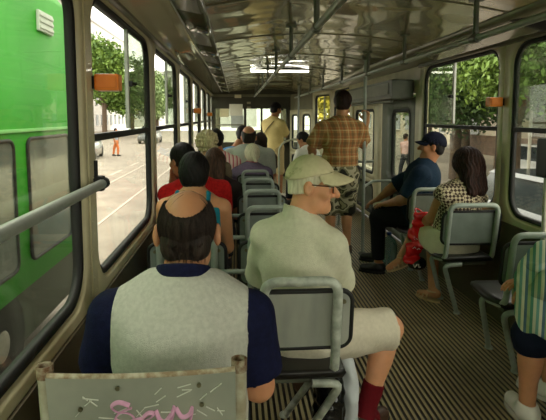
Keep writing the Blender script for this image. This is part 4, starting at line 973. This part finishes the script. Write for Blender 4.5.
# man in navy with cap
p = Fig('man in a navy shirt and navy cap sitting sideways facing the doors', (1.65, 4.42), (1.64, 4.42, .57), (1.70, 4.36, 1.055), (1.745, 4.34, 1.195), tyaw=-62, sw=.42, g=1.25, sk=skE, hyaw=-72, hpitch=4, hk=.98)
p.legs(-1, (1.31, 4.50, .52), (1.31, 4.46, .09), (-.9, .5, 0)); p.legs(1, (1.42, 4.80, .52), (1.40, 4.82, .09), (-.9, .5, 0))
p.arms(-1, (1.47, 4.20, .74), (1.36, 4.42, .66), dict(d=(-.4, .9, -.2), n=(0, 0, -1), th=1)); p.arms(1, (1.50, 4.66, .78), (1.37, 4.70, .66), dict(d=(-.8, .2, -.4), n=(0, 0, -1), th=-1)); p.body(.007)
p.top('shirt', cloth('dark_navy_shirt', (22, 42, 60), (16, 32, 48)), sleeve=.95, d=.022, seed=151, wr=.006, fx=18, tap=.015); p.trousers(cloth('black_trousers', (22, 22, 24))); p.shoes(M('black_leather')); p.hair(blackh, 'short', vol=.008, h=.007); p.cap(cloth('navy_cap', (22, 26, 42)), up=.02, L=.06)

# woman in checked blouse
def checks():
    m, t, b = nodes('checked_cloth'); N = t.nodes.new; L = t.links.new; tx = N('ShaderNodeTexCoord'); mp = N('ShaderNodeMapping'); mp.inputs['Rotation'].default_value = (.3, .785, .2); L(tx.outputs['Object'], mp.inputs[0])
    ck = N('ShaderNodeTexChecker'); ck.inputs['Scale'].default_value = 52; ck.inputs[1].default_value = (*lin((66, 46, 36)), 1); ck.inputs[2].default_value = (*lin((206, 190, 160)), 1); L(mp.outputs[0], ck.inputs[0]); L(ck.outputs[0], b.inputs['Base Color']); b.inputs['Roughness'].default_value = .9; return m
p = Fig('woman with long dark hair in a sleeveless checked blouse holding a red bag', (1.62, 3.55), (1.60, 3.53, .53), (1.665, 3.54, .965), (1.69, 3.55, 1.10), tyaw=-14, sw=.31, g=1.0, sk=skC, hyaw=-25, hpitch=-6, hk=.95, face=False)
p.arms(-1, (1.475, 3.62, .70), (1.44, 3.82, .56), dict(d=(-.3, .8, -.4), n=(.3, -.2, -1), th=1, curl=45)); p.arms(1, (1.775, 3.68, .72), (1.66, 3.86, .62), dict(d=(-.6, .8, -.2), n=(0, 0, -1), th=-1))
p.legs(1, (1.60, 3.92, .52), (1.545, 3.74, .085), (-.5, .85, 0)); p.legs(-1, (1.50, 3.95, .55), (1.37, 3.98, .30), (-.85, -.2, -.25)); p.body(.007)
p.top('blouse', checks(), sleeve=.12, d=.014, seed=161, wr=.004, hem=.02)
p.trousers(cloth('cream_skirt', (222, 214, 190), (214, 206, 182)), t=.92, d=.026, name='skirt', wr=.005)
p.hair(hairm('dark_brown_hair', (58, 32, 24), (22, 12, 10)), 'long', vol=.028, amp=.005, h=.006, extra=long_extra(6, .225, .036, .062))
sand = M('beige_sandal', (196, 170, 128), .5)
for q in (1, -1):
    kn, an, toe = p.leg[q]; sd = nrm(np.cross(toe, (0, 0, 1))); upv = nrm(np.cross(sd, toe)); z0 = an-upv*.078
    rg_ = [z0+toe*(.05+.115*math.cos(a))+sd*(.042*math.sin(a)) for a in np.linspace(0, 2*PI, 20, endpoint=False)]
    s_ = MB().loft([[tuple(v-upv*.008) for v in rg_], [tuple(v+upv*.006) for v in rg_]], cap=True, smooth=False)
    for c_ in (.03, .07, .11): s_.tube([z0+toe*c_+sd*(.042*math.cos(a))+upv*(.065-.28*c_)*math.sin(a) for a in np.linspace(0, PI, 9)], .007, 6)
    s_.tube([an+sd*.042*math.cos(a)+toe*.045*math.sin(a)-toe*.005 for a in np.linspace(0, 2*PI, 14, endpoint=False)], .006, 6, closed=True); s_.build('sandal', sand, p.root)

# passenger at the picture edge
p = Fig('passenger in a green and cream striped blouse at the picture edge near the empty seat', (1.6, 2.0), (1.63, 1.98, .53), (1.60, 1.98, 1.0), (1.58, 2.02, 1.14), sw=.33, g=1.0, sk=skA, tyaw=-60, hyaw=-50)
p.arms(-1, (1.36, 1.98, .74), (1.33, 2.16, .66), dict(d=(.3, .8, -.5), n=(.5, .2, -1), th=1)); p.arms(1, (1.62, 2.26, .72), (1.42, 2.22, .66), dict(d=(-.9, .3, 0), n=(0, 0, -1), th=-1))
p.legs(-1, (1.37, 2.16, .43), (1.375, 2.17, .085), (.05, 1, 0)); p.legs(1, (1.58, 2.36, .44), (1.60, 2.34, .085), (-.4, .9, 0)); p.body(.006)
sm = stripes('green_cream_stripes', -.62, .085, ((86, 140, 122), (206, 210, 186), (120, 168, 160), (226, 224, 202), (90, 120, 140), (160, 178, 132)))
p.top('blouse', sm, sleeve=1.85, d=.024, seed=171, wr=.008, fx=24, tap=.03, h=.007)
F = SDF(); o_ = np.array((1.6, 2.0, 0)); F.ell(np.array((1.40, 2.13, .62))-o_, (.115, .13, .27), None, .03); F.ell(np.array((1.45, 2.2, .6))-o_, (.12, .16, .2), None, .03); F.ell(np.array((1.325, 2.12, .72))-o_, (.055, .07, .10), None, .02); F.disp = wrinkle(.012, 34, 17); F.cut(np.array((0, 0, .465)), (0, 0, -1))
F.mesh('blouse_drape', .006, sm, p.root)
F = SDF()
for i in range(7):
    a_ = -1.2+i*.45; F.cone((-.30+.05*math.cos(a_), .10, .735+.05*math.sin(a_)), (-.27+.035*math.cos(a_+.5), .04, .735+.065*math.sin(a_+.5)), .022, .018, .006)
F.disp = wrinkle(.004, 60, 18); F.mesh('sleeve_knot', .005, sm, p.root)
p.trousers(cloth('navy_shorts', (22, 28, 46)), t=1.22, d=.018, seed=172); p.shoes(M('white_canvas', (226, 222, 210), .7), sole=M('pale_sole', (190, 186, 176), .7)); p.hair(brownh, 'short')

# ------------------------------------------------------------ bags, bottle
t = empty('shopping_bag', (1.385, 3.72, .31)); t.scale = (1.1, 1, 1.0); tag(t, 'glossy red plastic bag with white marks hanging from the seated woman', 'bag')
F = SDF()
for i in range(7):
    z = .03+.058*i; xc = -.022+.010*i; F.cone((xc-.030, .0, z), (xc+.030, .01*math.sin(i*2), z+.008), .032+.004*math.sin(i*1.9), .034-.003*math.sin(i*2.3), .02)
F.disp = wrinkle(.011, 44, 9)
rb = F.mesh('bag_body', .007, M('red_plastic', (214, 20, 26), .25, var=.25, vs=14, spec=.6), t)
wm = M('white_print', (236, 226, 220), .5)
m = MB(); rg = np.random.default_rng(5)
for (x, z) in ((-.02, .20), (.0, .12), (.03, .22), (-.03, .13), (.015, .27), (.035, .15)):
    m.tube([(x, -.034+.3*x*x, z), (x+.012, -.036+.3*x*x, z+.012), (x+.022, -.034+.3*x*x, z+.002)], .004, 6, flat=.5)
m.build('white_mark', wm, rb)
F = SDF(); F.ell((.02, .01, .0), (.07, .06, .05), None, .02); F.disp = wrinkle(.006, 40, 12); bb = F.mesh('bag_bottom', .007, M('black_plastic', (18, 18, 18), .2, spec=.6), t)
MB().tube([(-.03, -.056, .012), (-.02, -.058, -.012), (-.005, -.058, .012)], .005, 6).tube([(.005, -.058, .012), (.01, -.058, -.012), (.022, -.056, -.01)], .005, 6).build('white_mark', wm, bb)
MB().tube(fillet([(.0, .0, .38), (.01, .06, .43), (.05, .08, .41), (.07, .02, .38)], .03), .008, 6).build('bag_handle', MC['red_plastic'], t)

t = empty('water_bottle', (1.46, 4.62, 0)); tag(t, 'large blue-tinted plastic water bottle on the floor behind the dark trousers', 'bottle')
pet = glass('blue_plastic', (.55, .82, .92), .3)
prof = [(.07, 0), (.078, .012)] + [(.078-.004*(i % 2), .03+.018*i) for i in range(11)] + [(.076, .235), (.06, .275), (.022, .31), (.018, .33)]
MB().lathe(prof, n=22).build('bottle_body', pet, t); MB().lathe([(.019, .325), (.021, .33), (.021, .35), (.018, .352)], n=16).build('bottle_cap', M('blue_cap', (30, 70, 140), .4), t)

t = empty('plastic_bag', (.385, 2.0, .0)); tag(t, 'shiny black plastic bag under the seat of the man in the pale cap', 'bag')
F = SDF(); F.ell((-.0, .0, .18), (.065, .09, .20), None, .03); F.cone((0, 0, .30), (-.01, -.03, .45), .05, .022, .05); F.disp = wrinkle(.010, 60, 15); F.cut((0, 0, .004), (0, 0, -1))
F.mesh('bag_body', .006, M('black_plastic'), t)
t = empty('plastic_bag', (.475, 2.06, .0)); tag(t, 'white plastic bag standing beside the black bag and the dark red sock', 'bag')
F = SDF(); F.ell((.0, .0, .20), (.045, .10, .22), None, .03); F.cone((-.01, 0, .34), (-.03, .0, .43), .035, .02, .04); F.disp = wrinkle(.008, 50, 16); F.cut((0, 0, .004), (0, 0, -1))
F.mesh('bag_body', .006, M('white_plastic', (200, 206, 208), .4, var=.1), t)

# ------------------------------------------------------------ outside: left
ZR = -.95
asph = M('road_asphalt', (150, 140, 128), .8, col2=(132, 122, 112), vs=1.2)
r = MB().box((-9, 30, ZR-.1), (15.5, 120, .2)).build('street', asph); tag(r, kind='structure')
r = MB().box((-24, 30, ZR-.04), (14.5, 120, .3)).build('pavement_far', M('pavement_slabs', (128, 119, 104), .85, vs=2)); tag(r, kind='structure')
r = MB().box((30, 30, ZR-.06), (56, 120, .28)).build('pavement_near', M('pavement_slabs')); tag(r, kind='structure')
r = MB().box((.65, 30, ZR-.12), (4.0, 120, .2)).build('track_bed', M('track_paving', (158, 150, 134), .8)); tag(r, kind='structure')
m = MB()
for y in range(-10, 60, 4): m.box((-5.2, y, ZR+.004), (.12, 2.0, .008))
for x in (-3.1, -4.6): m.box((x, 30, ZR+.006), (.07, 110, .012))
m.build('lane_marking', M('marking_white', (188, 176, 164), .7), bpy.data.objects['street'])
# green bus alongside
t = empty('green_bus', (-1.95, 1.6, ZR)); tag(t, 'bright green bus alongside the near window', 'bus')
gm_ = M('bright_green_paint', (52, 150, 36), .6, col2=(44, 134, 30), vs=.8, spec=.12)
body = MB()
def bring(y, i): return [(-2.4+i, y, .84+i*.2), (-2.4+i, y, 3.55-i), (-2.2, y, 3.8-i), (-.15, y, 3.8-i), (.02-i, y, 3.6-i), (.05-i, y, 1.6), (.03-i, y, .84+i*.2)]
body.loft([bring(-5.2, .2), bring(-5.1, .05), bring(-4.9, 0), bring(4.5, 0), bring(4.75, .04), bring(4.85, .18)], cap=True); body.build('bus_body', gm_, t)
MB().box((-1.2, -.2, .58), (2.36, 9.8, .52), .04).build('skirt', M('dark_green_skirt', (34, 50, 32), .5), t)
bgl = M('dark_bus_glass', (96, 104, 98), .12, var=.15, spec=.7)
for y in (-4.2, -2.6, -1.0, .5, 2.1, 3.66):
    w_ = 1.12 if y > 3 else 1.4
    L = rrect(y-w_/2, y+w_/2, 1.07, 2.2, .08); e = MB(); e.loft([[(.03, yy, z) for yy, z in L], [(.055, yy, z) for yy, z in L]], cap=True, smooth=False); f = e.build('window', bgl, t)
    e = MB(); e.tube([(.055, yy, z) for yy, z in rrect(y-w_/2, y+w_/2, 1.07, 2.2, .08)], .018, 6, closed=True); e.build('gasket', rubber, f)
MB().box((.045, .0, 2.28), (.03, 9, .03), .008).build('rub_strip', M('pale_green_strip', (130, 206, 120), .4), t)
g = MB().box((.04, 3.7, 3.34), (.03, .38, .2), .01)
for i in range(3): g.box((.058, 3.7, 3.28+.06*i), (.015, .36, .03), .005)
g.build('vent_grille', M('pale_grey_vent', (188, 196, 182), .5), t)
for y in (-3.4, 2.6):
    w_ = MB().lathe([(.2, -.12), (.44, -.12), (.47, -.08), (.47, .08), (.44, .12), (.2, .12)], (-.14, y, .47), 24, axis='x').build('wheel', rubber, t)
    MB().lathe([(.22, .0), (.2, .1), (.1, .13), (.02, .13)], (-.14, y, .47), 18, axis='x').build('hub', alu, w_)
def car(label, x, y, rz, col, name):
    t = empty('car', (x, y, ZR), rz); tag(t, label, 'car', None); pm = M(name, col, .25, coat=.7, var=.05)
    def sec(y, hw, z0, z1): return [(-hw, y, z0), (-hw*1.02, y, (z0+z1)/2), (-hw*.93, y, z1), (0, y, z1+.02), (hw*.93, y, z1), (hw*1.02, y, (z0+z1)/2), (hw, y, z0)]
    b = MB(); b.loft([sec(-2.1, .7, .35, .62), sec(-2.0, .8, .25, .78), sec(-1.0, .84, .2, .9), sec(.8, .84, .2, .92), sec(1.85, .8, .22, .86), sec(2.05, .72, .35, .66)], cap=True); b.build('car_body', pm, t)
    def cab(z, i): return [(-.76+i, -1.15+i*2.0, z), (.76-i, -1.15+i*2.0, z), (.76-i, 1.55-i*1.2, z), (-.76+i, 1.55-i*1.2, z)]
    MB().loft([cab(.88, 0), cab(1.36, .2)], cap=True, smooth=False).build('windows', M('car_glass', (44, 50, 52), .1, spec=.8), t)
    MB().loft([cab(1.35, .17), cab(1.41, .24)], cap=True, smooth=False).build('car_roof', pm, t)
    for sx_ in (-1, 1):
        for yy in (-1.3, 1.3):
            w_ = MB().lathe([(.17, -.1), (.30, -.1), (.32, -.06), (.32, .06), (.30, .1), (.17, .1)], (sx_*.74, yy, .32), 22, axis='x').build('wheel', rubber, t)
            MB().lathe([(.18, -.06), (.16, -.085), (.05, -.09), (.05, .09), (.16, .085), (.18, .06)], (sx_*.74, yy, .32), 16, axis='x').build('hub', alu, w_)
        MB().box((sx_*.55, -2.06, .6), (.28, .06, .12), .03).build('headlight', M('lamp_lens', (210, 208, 196), .15), t)
    return t
car('grey car on the road beyond the open sliding window', -8.9, 30.0, .1, (96, 104, 106), 'car_grey'); car('dark car further along the road, smaller than the grey one', -8.0, 47.5, 0, (78, 82, 84), 'car_dark')
car('white car parked under the tree behind the sash bar of the near open window', -10.6, 62, 0, (206, 206, 200), 'car_white')
# pedestrian
def walker(label, x, y, top, bot, skn, hairmat, rz=0, z=ZR, blue=False):
    p = Fig(label, (x, y), (x, y, .92), (x, y, 1.44), (x, y+.03, 1.6), tyaw=rz, sk=skn, hyaw=rz, face=False)
    f = np.array([math.sin(math.radians(rz)), math.cos(math.radians(rz)), 0]); r = np.array([f[1], -f[0], 0]); b = np.array([x, y, 0.])
    for q in (-1, 1):
        p.legs(q, b+r*q*.09+f*.14*q+(0, 0, .49), b+r*q*.09+f*.16*q-f*.04+(0, 0, .09), f); p.arms(q, b+r*q*.26-f*.08*q+(0, 0, 1.1), b+r*q*.25-f*.02*q+f*.06+(0, 0, .86), dict(d=(0, 0, -1), n=-r*q, th=1))
    p.body(.014); p.top('shirt', top, h=.014, hem=-.15); p.trousers(bot, h=.014); p.shoes(M('black_leather')); p.hair(hairmat, 'short', h=.012); p.root.location.z = z; return p
walker('pedestrian in a pale blue shirt and orange trousers on the far road', -7.4, 31.5, cloth('pale_blue_cloth', (150, 166, 184)), cloth('orange_cloth', (214, 122, 70)), skE, blackh, 90)
walker('pedestrian in pink on the pavement seen through the folding door glass', 6.2, 17.9, cloth('pink_cloth', (186, 150, 146)), dark_tr, skE, brownh, 60, ZR+.08)
walker('pedestrian in a pale top on the pavement behind the one in pink', 7.4, 20.2, cloth('pale_cloth', (200, 196, 184)), cloth('blue_jeans', (60, 74, 100)), skE, blackh, -90, ZR+.08)
# trees: trunk and foliage
leafm = {}
def leaf_mat(n, c, c2):
    m = M(n, c, .6, col2=c2, vs=1.1, spec=.3); b = m.node_tree.nodes['Principled BSDF']
    b.inputs['Transmission Weight'].default_value = 0; b.inputs['Subsurface Weight'].default_value = 0; return m
LA, LB, LC = leaf_mat('leaf_green', (104, 130, 50), (62, 88, 32)), leaf_mat('leaf_dark', (66, 92, 40), (38, 58, 26)), leaf_mat('leaf_pale', (128, 148, 92), (86, 108, 62))
bark = M('bark', (84, 70, 54), .9, var=.35, vs=9, bump=.5, bs=20)
def tree(label, x, y, blobs, n, size, mat, trunk=.18, zb=ZR, seed=1, grp='trees outside the windows'):
    rg = np.random.default_rng(seed); t = empty('tree', (x, y, zb)); tag(t, label, 'tree', grp)
    c0 = blobs[0]; tr = MB(); tr.tube([(0, 0, 0), (.05, .03, c0[2]*.5), (c0[0]*.5, c0[1]*.5, c0[2])], [trunk, trunk*.8, trunk*.4], 10)
    for b in blobs: tr.tube([(0.03, .02, c0[2]*.45), (b[0]*.5, b[1]*.5, (c0[2]*.5+b[2])/2), (b[0], b[1], b[2])], [trunk*.45, trunk*.3, trunk*.1], 7)
    tr.build('trunk', bark, t)
    V = []; tot = sum(b[3]*b[4]*b[5] for b in blobs)
    for b in blobs:
        k = int(n*b[3]*b[4]*b[5]/tot); d = rg.normal(size=(k, 3)); d /= np.linalg.norm(d, axis=1)[:, None]; d *= (rg.uniform(.25, 1, (k, 1)))**.45
        cl = rg.normal(size=(max(k//60, 1), 3)); cl /= np.linalg.norm(cl, axis=1)[:, None]; cl *= rg.uniform(.5, 1.05, (len(cl), 1)); ci = rg.integers(0, len(cl), k)
        d = .35*d + .65*(cl[ci]+rg.normal(0, .13, (k, 3)))
        V.append(d*np.array(b[3:6])+np.array(b[:3]))
    Pn = np.concatenate(V); k = len(Pn); a = rg.normal(size=(k, 3)); a[:, 2] -= .5; a /= np.linalg.norm(a, axis=1)[:, None]; q = np.cross(a, rg.normal(size=(k, 3))); q /= np.linalg.norm(q, axis=1)[:, None]; nn = np.cross(a, q)
    s = size*rg.uniform(.6, 1.3, (k, 1)); pts = np.stack([Pn-a*s, Pn+q*s*.5-a*s*.1+nn*s*.12, Pn+a*s, Pn-q*s*.5-a*s*.1+nn*s*.12], 1).reshape(-1, 3)
    o = link('foliage', np_mesh('foliage', pts, np.arange(4*k).reshape(-1, 4), False), mat, t); return t
# door side: dense greenery close to the windows
tree('sunlit leafy tree filling the upper part of the open tree-side window', 7.2, 12.6, [(0, 0, 4.3, 1.9, 2.6, 2.0), (-.5, -2.2, 3.9, 1.6, 1.9, 1.7), (.5, 2.0, 4.6, 2, 2, 2)], 26000, .085, LA, .24, seed=2)
tree('dark leafy tree beyond the second tree-side window', 7.6, 7.0, [(0, -.4, 4.0, 1.9, 2.4, 2), (.3, 1.2, 4.6, 1.8, 1.8, 2)], 22000, .085, LB, .24, seed=3)
tree('dark tree behind the sliding pane of the door-side window', 8.2, 18.2, [(0, 0, 4.0, 2.4, 2.6, 2.4), (-.3, -2, 3.7, 1.9, 1.8, 1.8)], 18000, .10, LB, .22, seed=4)
tree('tall shaded tree standing further back beyond the parked car', 12.4, 12, [(0, 0, 5, 2.6, 3.6, 3.4), (.3, 4.5, 5.2, 2.6, 3.2, 3.4), (.3, -4.5, 5.2, 2.6, 3, 3.4), (0, 9, 5.2, 2.6, 3.2, 3.4)], 30000, .2, LB, .3, seed=5)
tree('reddish green tree beyond the folding doors', 9.8, 25, [(0, 0, 4.2, 2.6, 3, 2.4), (1, 3, 4.5, 2.5, 2.5, 2.5)], 9000, .17, LC, .22, seed=6)
tree('yellowish tree outside the tapering front window', 6.5, 34, [(0, 0, 4.2, 2.5, 3, 2.8)], 6000, .2, leaf_mat('leaf_yellow', (190, 176, 60), (140, 140, 50)), .22, seed=7)
tree('dark leafy tree at the far end of the second tree-side window view', 11.2, 20.5, [(0, 0, 4.6, 2.0, 2.4, 2.6), (.4, 2.6, 5, 2, 2.2, 2.6)], 14000, .12, LB, .24, seed=12)
tree('tall tree before the pale building seen past the ticket machine', 14.6, 31, [(0, 0, 4.8, 2.6, 4, 3.4), (.4, 5, 5, 2.6, 4, 3.4)], 14000, .2, LB, .3, seed=13)
# window side: trees across the road
tree('broad green street tree across the road behind the orange box', -14.6, 57, [(0, 0, 7.4, 3.2, 3.4, 3.6), (1.4, 2, 4.6, 2.4, 2.6, 2.2), (-.8, -2, 8.6, 2.4, 2.4, 2.6)], 20000, .24, LA, .3, seed=8)
tree('paler street tree across the road behind the sliding pane', -14.2, 70, [(0, 0, 6.6, 3.4, 4, 4.4), (1.6, 3, 4.6, 3, 3, 3)], 12000, .28, LC, .3, seed=9)
tree('distant pale street tree seen through the third window', -13.6, 88, [(0, 0, 6, 3.6, 4, 4.4)], 8000, .32, LC, .3, seed=10)
# buildings
def building(label, x, y, w_, d_, h_, col, name, facing, z=ZR):
    t = empty('building', (x, y, z)); tag(t, label, 'building'); MB().box((0, 0, h_/2), (w_, d_, h_)).build('facade', M(name, col, .85, vs=.6, var=.1), t)
    MB().box((0, 0, h_+.15), (w_+.3, d_+.3, .3)).build('cornice', M(name+'_cornice', tuple(int(v*.85) for v in col), .8), t)
    for j in range(int(h_//3.2)):
        for i in range(int(d_//3)):
            yy = -d_/2+1.6+3*i; f = MB().box((facing*(w_/2+.02), yy, 1.9+3.2*j), (.1, 1.3, 1.7), .02).build('window', M('building_glass', (92, 98, 100), .15, spec=.8), t)
            if i % 2 == 0: MB().box((facing*(w_/2+.09), yy, 1.0+3.2*j), (.2, 1.5, .1), .02).build('sill', M('pale_sill', (190, 184, 172), .8), f)
building('pale multi-storey building across the road beyond the street trees', -27, 82, 10, 46, 17, (186, 182, 174), 'pale_plaster', 1)
building('grey building at the end of the street ahead of the tram', -10, 128, 30, 12, 13, (172, 170, 164), 'grey_plaster', 1)
building('brownish building behind the tall shaded tree on the pavement', 23, 14, 8, 34, 12, (92, 80, 66), 'brown_plaster', -1)
building('pale building beyond the front doors', 22, 52, 8, 34, 12, (176, 166, 146), 'ochre_plaster', -1)
r = MB().box((15.5, 12, ZR+.6), (.3, 46, 1.3)).build('wall_garden', M('brown_brick', (112, 92, 78), .85, col2=(92, 76, 64), vs=3)); tag(r, kind='structure')
r = MB().box((6.0, 20, ZR+.11), (.25, 80, .1)).build('kerb', M('kerb_stone', (182, 174, 156), .85)); tag(r, kind='structure')
car('silver car parked outside the open tree-side window behind the seated woman', 10.2, 15.2, .05, (176, 176, 172), 'car_silver').location.z = ZR+.08
car('dark car parked close outside the window behind the ticket machine', 5.1, 7.2, .03, (52, 56, 60), 'car_black').location.z = ZR+.08
t = empty('street_post', (8.3, 13.6, ZR+.08)); tag(t, 'thin pale post on the pavement beside the silver car', 'post'); MB().lathe([(.09, 0), (.06, .1), (.045, .2), (.045, 2.7), (.02, 2.75)], n=12).build('shaft', M('pale_post', (180, 176, 160), .6), t); MB().box((0, 0, 2.4), (.3, .05, .22), .01).build('small_panel', M('grey_plate', (150, 150, 140), .5), t)
